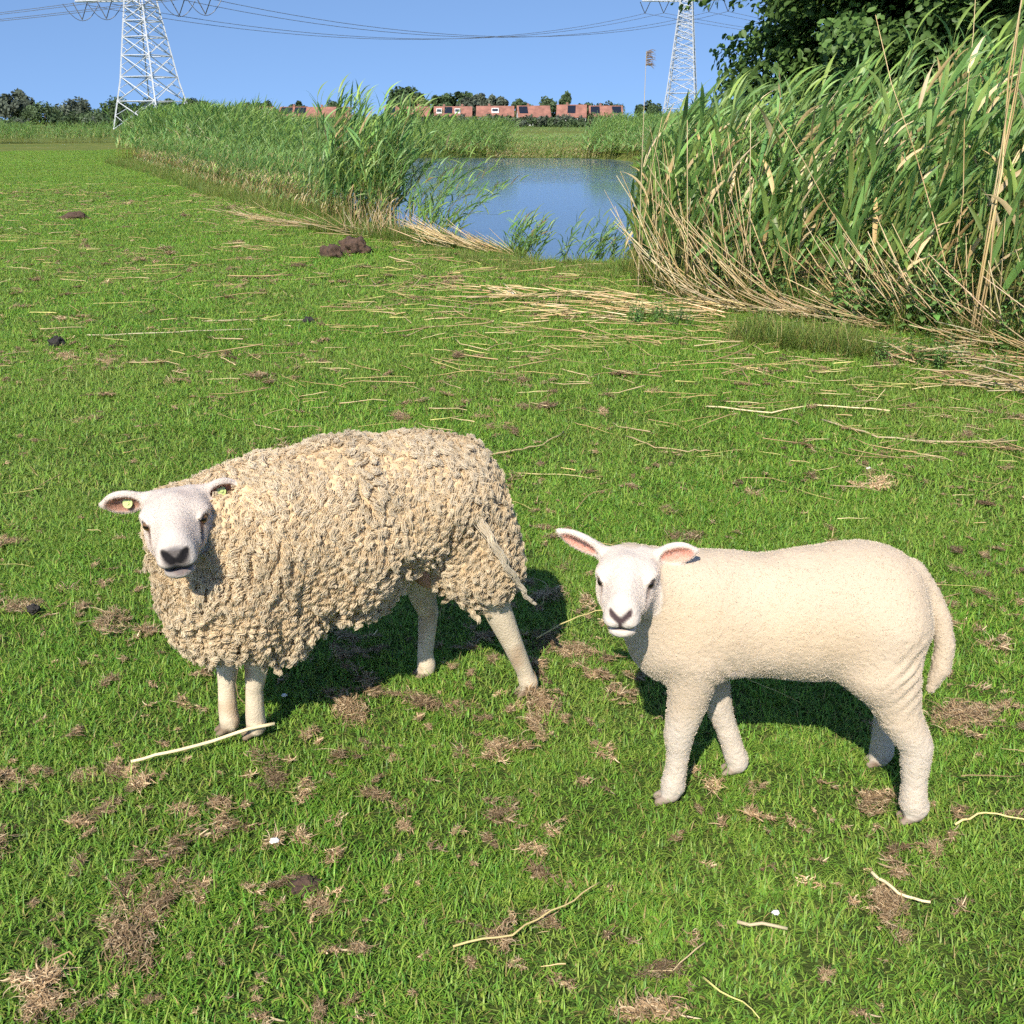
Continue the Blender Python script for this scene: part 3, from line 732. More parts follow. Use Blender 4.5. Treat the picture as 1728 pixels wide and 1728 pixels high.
V = np.stack([p - ax * s, p - ax * s * .35 - bx * s * .62 + nrm * s * .18, p + ax * s * .5 - bx * s * .55 + nrm * s * .16, p + ax * s * 1.05, p + ax * s * .5 + bx * s * .55 + nrm * s * .16, p - ax * s * .35 + bx * s * .62 + nrm * s * .18], 1).reshape(-1, 3)
b0 = np.arange(n) * 6
F = np.vstack([np.stack([b0, b0 + 1, b0 + 2, b0 + 3], 1), np.stack([b0, b0 + 3, b0 + 4, b0 + 5], 1)])
tone = (.7 + .6 * rgT.random(n_cl))[k] * (.8 + .4 * rgT.random(n))
C = np.repeat(np.array([.095, .165, .040])[None] * tone[:, None], 6, 0)
add_obj('crown', mesh_data('crown', V, F, [M['treeleaf']], C), tree)

# ------------------------------------------------------------------ nettles at the foot of the right bed
def nettle(rg, h=.5):
    mb = MB(); 
    for st in range(3):
        bx_, by_ = rg.normal(0, .05, 2); lean = rg.normal(0, .15, 2); hh_ = h * (.7 + .5 * rg.random())
        mb.tube([(bx_, by_, 0), (bx_ + lean[0] * hh_ * .5, by_ + lean[1] * hh_ * .5, hh_ * .5), (bx_ + lean[0] * hh_, by_ + lean[1] * hh_, hh_)], [.004, .003, .0015], 4, (.06, .10, .03))
        for i in range(7):
            t = .15 + .85 * i / 6; L = (.085 - .045 * t) * (.9 + .3 * rg.random())
            for q in (0, 1, 2):
                a = q * 2.09 + i * 1.3 + rg.normal(0, .3); d_ = np.array([math.cos(a), math.sin(a), 0]); sdv = np.array([-math.sin(a), math.cos(a), 0])
                p0 = np.array([bx_ + lean[0] * hh_ * t, by_ + lean[1] * hh_ * t, hh_ * t]); dr = -.35 - .3 * rg.random()
                c = jitter_col((.130, .240, .060), rg, .2)
                mb.add([p0, p0 + d_ * L * .4 + sdv * L * .34 + [0, 0, L * .05], p0 + d_ * L + [0, 0, dr * L * .6], p0 + d_ * L * .4 - sdv * L * .34 + [0, 0, L * .05], p0 + d_ * L * .45 + [0, 0, -.04 * L]],
                       [(0, 1, 4), (1, 2, 4), (2, 3, 4), (3, 0, 4)], c)
    return mesh_data('nettle', mb.v, mb.f, [M['treeleaf']], mb.c)
NT = [nettle(rgR, .45 + .25 * rgR.random()) for _ in range(5)]
pp = np.vstack([poly_points([(1.75, 9.6), (2.5, 9.1), (2.7, 9.3), (2.0, 10)], 14, rgR), poly_points([(2.7, 8.6), (3.15, 8.3), (3.3, 8.6), (2.9, 8.9)], 12, rgR), poly_points([(3.6, 7.6), (3.9, 7.0), (4.4, 6.8), (4.3, 7.5)], 14, rgR), poly_points([(3.2, 8.2), (3.6, 7.9), (3.7, 8.2), (3.3, 8.5)], 10, rgR)])
n = len(pp)
scatter('nettles', NT, np.column_stack([pp, ground_z(pp[:, 0], pp[:, 1])]), np.stack([rgR.normal(0, .1, n), rgR.normal(0, .1, n), rgR.random(n) * 6.28], 1), .6 + .5 * rgR.random(n), rgR.integers(0, 5, n), 'dark green nettles among the stems of the right reed bed', 'nettles')
pp = np.vstack([poly_points([(.9, 8.7), (1.45, 8.3), (1.6, 8.6), (1.1, 9.0)], 22, rgR), poly_points([(2.55, 7.3), (3.1, 6.7), (3.5, 6.8), (3.0, 7.4)], 26, rgR)])
n = len(pp)
scatter('nettles', NT, np.column_stack([pp, ground_z(pp[:, 0], pp[:, 1])]), np.stack([rgR.normal(0, .1, n), rgR.normal(0, .1, n), rgR.random(n) * 6.28], 1), .22 + .2 * rgR.random(n), rgR.integers(0, 5, n), 'low patches of young nettles in front of the reed bed', 'nettles')

# ------------------------------------------------------------------ turf: short grass blades out to the far meadow
rgG = np.random.default_rng(99)
GRASS_C = [(.185, .370, .038), (.140, .325, .038), (.235, .415, .048), (.310, .425, .070), (.105, .260, .040)]
def blades(rg, n, radius, h0, h1, width, cols, curl=.8, seg=3, dry=0.0, square=None, clump=0.0, tall=.0):
    """n bent, tapering grass blades as one mesh (a round tuft, or a square piece of turf)"""
    if square: p = (rg.random((n, 2)) - .5) * square
    else:
        a = rg.random(n) * 6.283; r = radius * np.sqrt(rg.random(n)); p = np.column_stack([np.cos(a) * r, np.sin(a) * r])
    sd0 = int(rg.integers(0, 1000)); cn = noise2(p[:, 0], p[:, 1], 14, sd0); cn2 = noise2(p[:, 0], p[:, 1], 34, sd0 + 1)
    hd = rg.random(n) * 6.283 + (2.5 * cn if clump else 0); d = np.stack([np.cos(hd), np.sin(hd), np.zeros(n)], 1); sv = np.stack([-d[:, 1], d[:, 0], np.zeros(n)], 1)
    L = (h0 + (h1 - h0) * rg.random(n) ** 1.4) * (1 + clump * .45 * cn2); L = np.where(rg.random(n) < tall, L * 1.6, L)
    el = np.radians(86 - 58 * rg.random(n)); bend = -np.radians(25 + 110 * rg.random(n)) * curl; side = rg.normal(0, .35, n); w = width * (.65 + .7 * rg.random(n))
    base = np.array(cols)[np.clip((rg.random(n) * .6 + .4 * (cn * .5 + .5)) * len(cols), 0, len(cols) - 1).astype(int)] * (1 + rg.normal(0, .15, (n, 1))) * (1 + rg.normal(0, .05, (n, 3)))
    isd = rg.random(n) < dry; base[isd] = np.array([.40, .30, .12]) * (1 + rg.normal(0, .2, (isd.sum(), 1)))
    q = np.column_stack([p, np.zeros(n)]); Vs, Cs = [], []
    for i in range(seg + 1):
        t = i / seg; wd = (w * .5 * (1 - t ** 1.6) + .0002)[:, None]
        Vs += [q - sv * wd, q + sv * wd]; Cs += [base, base]
        e = el + bend * t; q = q + (d * np.cos(e)[:, None] + sv * (side * t)[:, None] + np.array([0, 0, 1]) * np.sin(e)[:, None]) * (L / seg)[:, None]; q[:, 2] = np.maximum(q[:, 2], .002)
    V = np.stack(Vs, 1).reshape(-1, 3); C = np.clip(np.stack(Cs, 1).reshape(-1, 3), .01, 1); k = 2 * (seg + 1); b = (np.arange(n) * k)[:, None]
    F = np.concatenate([b + np.array([[2 * i, 2 * i + 1, 2 * i + 3, 2 * i + 2]]) for i in range(seg)], 0)
    return mesh_data('tuft', V, F, [M['grass']], C, True)
PATCH = [blades(rgG, 7400, 0, .016, .046, .0033, GRASS_C, .95, 3, .05, .60, .8, .03) for _ in range(7)]
gp, gs, gi_ = [], [], []
for s_, da, db in ((1.0, 0, 4.6), (1.5, 4.6, 9.2), (2.3, 9.2, 18), (3.6, 18, 66)):
    st = .5 * s_
    for y in np.arange(.6, db + 1, st):
        half = .54 * (y + .7) + 1.2
        for x in np.arange(-half, half, st):
            xx, yy = x + rgG.normal(0, .02), y + rgG.normal(0, .02)
            if da - .42 * s_ <= math.hypot(xx, yy) < db: gp.append((xx, yy)); gs.append((s_, s_, s_ * (1, .85, .66, .5)[(1.0, 1.5, 2.3, 3.6).index(s_)]))
p = np.array(gp); scl = np.array(gs)
keep = (pond_sd(p[:, 0], p[:, 1]) < -.45 - .12 * scl[:, 0]) & ~in_poly(p[:, 0], p[:, 1], np.array(RB) + np.array([.35, .35])) & ~in_poly(p[:, 0], p[:, 1], np.array(LB))
p, scl = p[keep], scl[keep]; n = len(p)
e_ = .2 * scl[:, 0]; tx = np.arctan2(ground_z(p[:, 0], p[:, 1] + e_) - ground_z(p[:, 0], p[:, 1] - e_), 2 * e_); ty = -np.arctan2(ground_z(p[:, 0] + e_, p[:, 1]) - ground_z(p[:, 0] - e_, p[:, 1]), 2 * e_)
quarter = rgG.integers(0, 4, n); rot = np.zeros((n, 3))
for i in range(n):
    rot[i] = (Matrix.Rotation(ty[i], 3, 'Y') @ Matrix.Rotation(tx[i], 3, 'X') @ Matrix.Rotation(quarter[i] * math.pi / 2 + rgG.normal(0, .04), 3, 'Z')).to_euler()
scatter('grass', PATCH, np.column_stack([p, ground_z(p[:, 0], p[:, 1]) - .003]), rot, scl, rgG.integers(0, 7, n), 'short bright green grazed grass covering the pasture', 'grass')

# taller fringe grass along the shore and the reed feet
TALL = [blades(rgG, 60, .10, .10, .34, .0062, [(.15, .26, .04), (.20, .29, .05), (.12, .22, .045)], .45, 4, .16) for _ in range(6)]
def fringe(poly, n, s0, s1): return poly_points(poly, n, rgG), s0, s1
fr = [fringe([(-3.2, 16.2), (-1.9, 15.0), (-.9, 14.2), (-.1, 13.5), (.8, 12.9), (1.6, 13.4), (1.5, 14.0), (.7, 13.7), (-.3, 14.4), (-1.3, 15.7), (-1.9, 16.4), (-3.0, 17)], 620, .45, 1.1),
      fringe([(-1.6, 13.9), (-.2, 12.0), (1.4, 11.0), (1.7, 12.3), (.8, 12.6), (-.8, 14.0)], 380, .25, .6),
      fringe([(1.2, 11.8), (1.9, 9.5), (3.2, 8.3), (4.0, 7.0), (4.3, 7.2), (3.6, 8.5), (2.0, 10), (1.5, 12)], 420, .6, 1.3),
      fringe([(1.7, 7.9), (2.6, 7.3), (2.8, 7.7), (2.0, 8.3)], 120, .45, 1.05),
      fringe([(-.5, 10.5), (1.5, 8.3), (3.2, 6.3), (3.6, 6.6), (2.0, 8.6), (.3, 11)], 130, .25, .7),
      fringe([(-16.5, 44), (-10.3, 31.5), (-6.4, 23.5), (-3.6, 18.2), (-3.2, 18.8), (-5.9, 24.2), (-9.7, 32.3), (-15.4, 44.4)], 700, .6, 1.3)]
pp = np.vstack([f[0] for f in fr]); sc = np.concatenate([f[1] + (f[2] - f[1]) * rgG.random(len(f[0])) for f in fr]); n = len(pp)
gz = ground_z(pp[:, 0], pp[:, 1]); ok = gz > -.36; pp, sc, gz = pp[ok], sc[ok], gz[ok]; n = len(pp)
scatter('tall_grass', TALL, np.column_stack([pp, gz - .01]), np.stack([rgG.normal(0, .1, n), rgG.normal(.08, .1, n), rgG.random(n) * 6.28], 1), sc, rgG.integers(0, 6, n), 'longer green grass fringing the pond and the reed beds', 'grass')

def view_points(n_of_d, d0, d1, rg, margin=1.3, step=.25):
    out = []; d = d0
    while d < d1:
        st = step * max(1, d / 5); half = .53 * (d + .6) + margin
        n = int(n_of_d(d) * 2 * half * st); out.append(np.column_stack([(rg.random(n) * 2 - 1) * half, d + rg.random(n) * st])); d += st
    return np.vstack(out)

# coarse darker tufts here and there in the turf
p = view_points(lambda d: 1.1 if d < 8 else .5, 1.2, 24, rgG); p = p[(pond_sd(p[:, 0], p[:, 1]) < -.8) & (noise2(p[:, 0], p[:, 1], .7, 55) > -.05)]; n = len(p)
COARSE = [blades(rgG, 46, .06, .05, .13, .0045, [(.105, .220, .050), (.130, .250, .055), (.170, .290, .050)], .8, 4, .06) for _ in range(4)]
scatter('coarse_grass', COARSE, np.column_stack([p, ground_z(p[:, 0], p[:, 1])]), np.stack([rgG.normal(0, .1, n), rgG.normal(0, .1, n), rgG.random(n) * 6.28], 1), .45 + .5 * rgG.random(n), rgG.integers(0, 4, n), 'coarser darker grass tufts standing out of the short turf', 'grass')

# ------------------------------------------------------------------ withered grass litter and straw on the turf
DRY_C = [(.42, .28, .15), (.52, .37, .21), (.32, .21, .11), (.60, .46, .28), (.20, .13, .07)]
def dry_clump(rg, n, rx, ry, h, L0=.03, L1=.09, w=.0032, lobes=4):
    """a flat matted tangle of withered blades, uneven in outline"""
    lc = rg.normal(0, 1, (lobes, 2)) * np.array([rx, ry]) * .75; k = rg.integers(0, lobes, n); ls = (.35 + .5 * rg.random(lobes))[k]
    p = np.column_stack([lc[k] + rg.normal(0, 1, (n, 2)) * np.array([rx, ry]) * .55 * ls[:, None], np.zeros(n)])
    q = np.clip(1 - np.hypot(p[:, 0] / rx, p[:, 1] / ry) / 2, 0, 1); p[:, 2] = .002 + h * .75 * q * rg.random(n)
    main = rg.random() * 3.14; hd = np.where(rg.random(n) < .45, main + rg.normal(0, .5, n), rg.random(n) * 6.283); el = rg.normal(0.05, .28, n)
    L = L0 + (L1 - L0) * rg.random(n) ** 2; L = np.where(rg.random(n) < .025, L * 2.4, L); ww = w * (.45 + .9 * rg.random(n)); turn = rg.normal(0, 2.6, n); seg = 4
    tone = rg.normal(0, .12); c = np.array(DRY_C)[np.clip(rg.integers(0, 5, n), 0, 4)] * (1 + tone) * (1 + rg.normal(0, .18, (n, 1))); Vs = []; tw = rg.normal(0, .5, n)
    for i in range(seg + 1):
        t = i / seg; d = np.stack([np.cos(hd) * np.cos(el), np.sin(hd) * np.cos(el), np.sin(el)], 1); sv = np.stack([-np.sin(hd), np.cos(hd), tw], 1)
        wd = (ww * .5 * (1 - .8 * abs(2 * t - .8) ** 2) + .0002)[:, None]; Vs += [p - sv * wd, p + sv * wd]
        p = p + d * (L / seg)[:, None]; hd = hd + turn / seg; el = el - .5 / seg * rg.random(n); p[:, 2] = np.maximum(p[:, 2], .001)
    V = np.stack(Vs, 1).reshape(-1, 3); kk = 2 * (seg + 1); b = (np.arange(n) * kk)[:, None]
    F = np.concatenate([b + np.array([[2 * i, 2 * i + 1, 2 * i + 3, 2 * i + 2]]) for i in range(seg)], 0)
    return mesh_data('dry_clump', V, F, [M['dry']], np.clip(np.repeat(c, kk, 0), .01, 1), True)
DRYS = [dry_clump(rgG, 170, .028, .017, .016, .015, .050, .0019, 3) for _ in range(8)] + [dry_clump(rgG, 480, .056, .030, .022, .016, .055, .0019, 6) for _ in range(7)] + [dry_clump(rgG, 44, .014, .010, .010, .012, .038, .0019, 2) for _ in range(7)]
dens = lambda d: 165 if d < 3.5 else 165 * (3.5 / d) ** .75
p = view_points(dens, .8, 26, rgG); sd_ = pond_sd(p[:, 0], p[:, 1]); p = p[(sd_ < -.6)]
cl = noise2(p[:, 0], p[:, 1], 1.1, 91) + .7 * noise2(p[:, 0], p[:, 1], 4.5, 92) + np.where((p[:, 0] < .5) & (p[:, 1] < 4), .12, -.1) - .02 * np.clip(p[:, 1] - 4, 0, 6)
p = p[rgG.random(len(p)) < np.clip(.38 + .80 * cl, .06, .9)]
for fx, fy, fr_ in ((-.74, 2.45, .16), (.39, 2.14, .07), (.58, 2.26, .07), (.98, 2.3, .08), (.98, 2.06, .08), (-.25, 2.77, .07), (.06, 2.66, .06)):
    p = p[np.hypot(p[:, 0] - fx, p[:, 1] - fy) > fr_]
n = len(p); big = rgG.random(n); idx = np.where(big < .30, rgG.integers(0, 8, n), np.where(big < .37, 8 + rgG.integers(0, 7, n), 15 + rgG.integers(0, 7, n)))
d = np.hypot(p[:, 0], p[:, 1])
scatter('withered_grass', DRYS, np.column_stack([p, ground_z(p[:, 0], p[:, 1]) + .011 + .010 * rgG.random(n)]), np.stack([rgG.normal(0, .15, n), rgG.normal(0, .15, n), rgG.random(n) * 6.28], 1), (.38 + .66 * rgG.random(n) ** 1.5) * np.where(d > 4, (d / 4) ** .35, 1), idx, 'scattered tangles of withered brown grass lying on the turf', 'withered grass')

def straw_piece(rg, L, r, kink):
    mb = MB(); p = np.array([-L / 2, 0, .004]); hd = rg.normal(0, .15); pts = [tuple(p)]; n = 6
    for i in range(n):
        hd += rg.normal(0, kink) + (rg.normal(0, .8) if rg.random() < kink * .5 else 0)
        p = p + np.array([math.cos(hd), math.sin(hd), rg.normal(0, .04)]) * L / n; p[2] = np.clip(p[2], .003, .03); pts.append(tuple(p))
    c = jitter_col([(.58, .44, .20), (.66, .50, .26), (.55, .46, .16), (.48, .34, .16)][rg.integers(0, 4)], rg, .1)
    mb.tube(pts, [r * (1 - .5 * i / n) for i in range(n + 1)], 4, c)
    return mesh_data('straw', mb.v, mb.f, [M['straw']], mb.c, True)
STR = [straw_piece(rgG, .07 + .30 * rgG.random() ** 1.5, .0017 + .0017 * rgG.random(), .16) for _ in range(14)]
def straw_density(x, y):
    e = np.clip((y - 2.5) / 3, 0.12, 1); near_reed = np.exp(-np.abs(y - 7.5 + .9 * (x - 1)) / 2.2) * (x > -1.5)
    return e * (5 + 30 * near_reed) * (1.1 + noise2(x, y, .8, 95))
xy = np.column_stack([rgG.uniform(-14, 6, 22000), rgG.uniform(1.3, 30, 22000)])
inv = np.abs(xy[:, 0]) < .56 * xy[:, 1] + 1.5; xy = xy[inv]
keep = rgG.random(len(xy)) < straw_density(xy[:, 0], xy[:, 1]) / 34 * np.clip((9 / xy[:, 1]), .25, 1); xy = xy[keep]; xy = xy[pond_sd(xy[:, 0], xy[:, 1]) < -.8]
n = len(xy); az = rgG.normal(0, .55, n) + np.where(rgG.random(n) < .5, 0, math.pi)
az = np.where(rgG.random(n) < .4, rgG.random(n) * 6.28, az)
scatter('straw_litter', STR, np.column_stack([xy, ground_z(xy[:, 0], xy[:, 1]) + .028]), np.stack([rgG.normal(0, .05, n), rgG.normal(0, .08, n), az], 1), (.8 + .6 * rgG.random(n)) * np.clip(xy[:, 1] / 6, .75, 1.6), rgG.integers(0, 14, n), 'loose straw stalks strewn over the turf', 'straw')

# ---- single things lying on the grass ---------------------------------
def lying_stalk(pts, r0, r1, label, c=(.68, .53, .28), name='reed_stalk', cat='reed stalk', flat=1.0):
    mb = MB(); q = np.array([(p[0], p[1], p[2] if len(p) > 2 else .022) for p in pts]); m = 4 * (len(pts) - 1) + 1
    t0 = np.linspace(0, 1, len(pts)); t1 = np.linspace(0, 1, m); q = np.stack([np.interp(t1, t0, q[:, i]) for i in range(3)], 1)
    ln_ = np.linalg.norm(q[-1] - q[0]); q[1:-1, :2] += rgG.normal(0, .003 * ln_, (m - 2, 2)); q[:, 2] += rgG.normal(0, .003, m); n = m
    q[:, 2] += ground_z(q[:, 0], q[:, 1]); P3 = [tuple(v) for v in q]
    mb.tube(P3, [r0 + (r1 - r0) * i / (n - 1) for i in range(n)], 7, [jitter_col(c, rgG, .06) for _ in range(n)])
    return tag(add_obj(name, mesh_data(name, mb.v, mb.f, [M['straw']], mb.c, True)), label, cat, 'stalks lying on the turf')
lying_stalk([(-1.000, 2.285, .035), (-.89, 2.335, .04), (-.78, 2.385, .045), (-.655, 2.440, .055)], .0042, .0052, "straight pale reed stalk lying across the ewe's front hooves", (.78, .64, .38))
lying_stalk([(-.15, 4.95), (0.02, 5.05), (.16, 5.15), (.28, 5.38)], .006, .003, "bent tan stalk lying behind the ewe's rump", (.66, .50, .26))
lying_stalk([(.61, 5.28), (.74, 5.08), (.9, 5.0), (1.02, 5.02)], .004, .003, 'curved stalk alone on the turf behind the lamb', (.66, .50, .26))
lying_stalk([(.03, 4.68), (.2, 4.66), (.42, 4.6)], .0035, .002, "thin straight straw to the right of the ewe's back", (.66, .54, .24))
lying_stalk([(.08, 2.95, .03), (.16, 3.02, .05), (.28, 3.09, .06), (.43, 3.10, .05)], .0028, .0015, "arched yellow straw between the ewe's hind leg and the lamb's chin", (.62, .50, .20))
lying_stalk([(.16, 3.9), (.3, 3.8), (.44, 3.74)], .0028, .0015, "yellow straw passing behind the lamb's raised ear", (.62, .50, .20))
lying_stalk([(-.12, 1.64, .03), (0.0, 1.66, .035), (.11, 1.73, .05), (.19, 1.80, .05)], .0026, .0014, 'long curved yellow straw in the near foreground, bottom centre', (.64, .50, .22))
lying_stalk([(.80, 1.85, .03), (.84, 1.79, .03), (.90, 1.765, .03)], .004, .003, 'short thick split straw on the bare patch below the lamb', (.74, .60, .36))
lying_stalk([(.47, 1.70, .035), (.57, 1.68, .035)], .004, .0035, 'short pale straw by a white fluff, below the lamb', (.74, .60, .36))
lying_stalk([(1.06, 2.03, .03), (1.14, 2.06, .04), (1.25, 2.03, .03)], .003, .0015, "thin yellow straw right of the lamb's hind hoof", (.66, .52, .22))
lying_stalk([(-3.35, 8.05), (-2.7, 8.15), (-2.1, 8.3)], .006, .004, 'long pale stalk on the left turf below two lying stalks', (.74, .62, .40))
lying_stalk([(-2.6, 8.65), (-2.1, 8.75), (-1.7, 8.72)], .006, .004, 'upper of two pale stalks lying on the left turf', (.72, .60, .36))
lying_stalk([(1.75, 5.6), (1.95, 5.25), (2.3, 5.15), (2.6, 5.2)], .006, .004, 'kinked stalk on the turf right of the lamb towards the straw drift', (.70, .55, .32))
lying_stalk([(1.15, 5.9), (1.5, 5.75), (1.8, 5.95), (2.2, 5.8)], .005, .004, 'zigzag stalk on the turf in front of the straw drift', (.70, .55, .32))

def heap(name, loc, r, h, mat, label, cat, seed, group=None, lumps=7):
    root = add_obj(name, None, None, loc); rg = np.random.default_rng(seed)
    S_ = None
    me = bpy.data.meshes.new(name); bm = bmesh.new(); bmesh.ops.create_icosphere(bm, subdivisions=4, radius=1)
    co = np.array([v.co for v in bm.verts]); a = co * np.array([r, r * .8, h]); dsp = 1 + .30 * vnoise(co, 2.3, seed) + .18 * vnoise(co, 6, seed + 1) + .09 * vnoise(co, 14, seed + 2)
    a = a * dsp[:, None]; a[:, 2] = np.maximum(a[:, 2], -.03)
    for v, c in zip(bm.verts, a): v.co = c
    bm.to_mesh(me); bm.free(); me.materials.append(mat); me.polygons.foreach_set("use_smooth", np.ones(len(me.polygons), dtype=bool))
    bpy.data.objects.remove(root); o = add_obj(name, me, None, loc)
    return tag(o, label, cat, group)
gz1 = lambda x, y: float(ground_z(x, y)[0])
heap('molehill', (-2.02, 13.6, gz1(-2.02, 13.6) + .05), .18, .16, M['soil'], 'larger dark brown molehill on the turf before the left reeds', 'molehill', 3, 'molehills')
heap('molehill', (-2.26, 13.15, gz1(-2.26, 13.15) + .04), .13, .12, M['soil'], 'smaller molehill in front of the larger one, before the left reeds', 'molehill', 8, 'molehills')
heap('molehill', (-7.48, 18.3, gz1(-7.48, 18.3) + .02), .20, .10, M['soil'], 'flat distant molehill on the left pasture', 'molehill', 12, 'molehills')
heap('dung_pile', (-3.46, 7.75, gz1(-3.46, 7.75) + .03), .06, .045, M['dung'], 'small black dung pile on the left turf', 'dung', 21, 'dung on the turf')
heap('dung_pile', (-1.655, 3.2, gz1(-1.655, 3.2) + .03), .022, .018, M['dung'], 'small black dung pellet heap left of the ewe', 'dung', 22, 'dung on the turf')
heap('dung_pile', (-1.72, 8.7, gz1(-1.72, 8.7) + .02), .05, .035, M['dung'], 'black dung by the lying stalks in mid turf', 'dung', 23, 'dung on the turf')
heap('soil_clod', (-.46, 1.83, gz1(-.46, 1.83) + .008), .035, .022, M['soil'], 'dark soil scrape under withered grass, lower left of centre', 'soil clod', 31, 'soil clods')
def fluff(x, y, r, label, seed):
    o = heap('white_feather', (x, y, gz1(x, y) + .026), r * .8, r * .45, M['feather'], label, 'feather', seed, 'white feathers on the turf')
fluff(-.672, 2.64, .010, "white fluff in the shade beside the ewe's front hooves", 41)
fluff(-.555, 1.97, .012, 'white fluff on the turf below the ewe', 42)
fluff(.56, 1.735, .009, 'white fluff by the short straw below the lamb', 43)
fluff(1.726, 4.72, .014, 'white feather alone on the turf above the lamb', 44)
fluff(-.02, 10.2, .05, 'white fluff lying in the straw before the pond', 45)

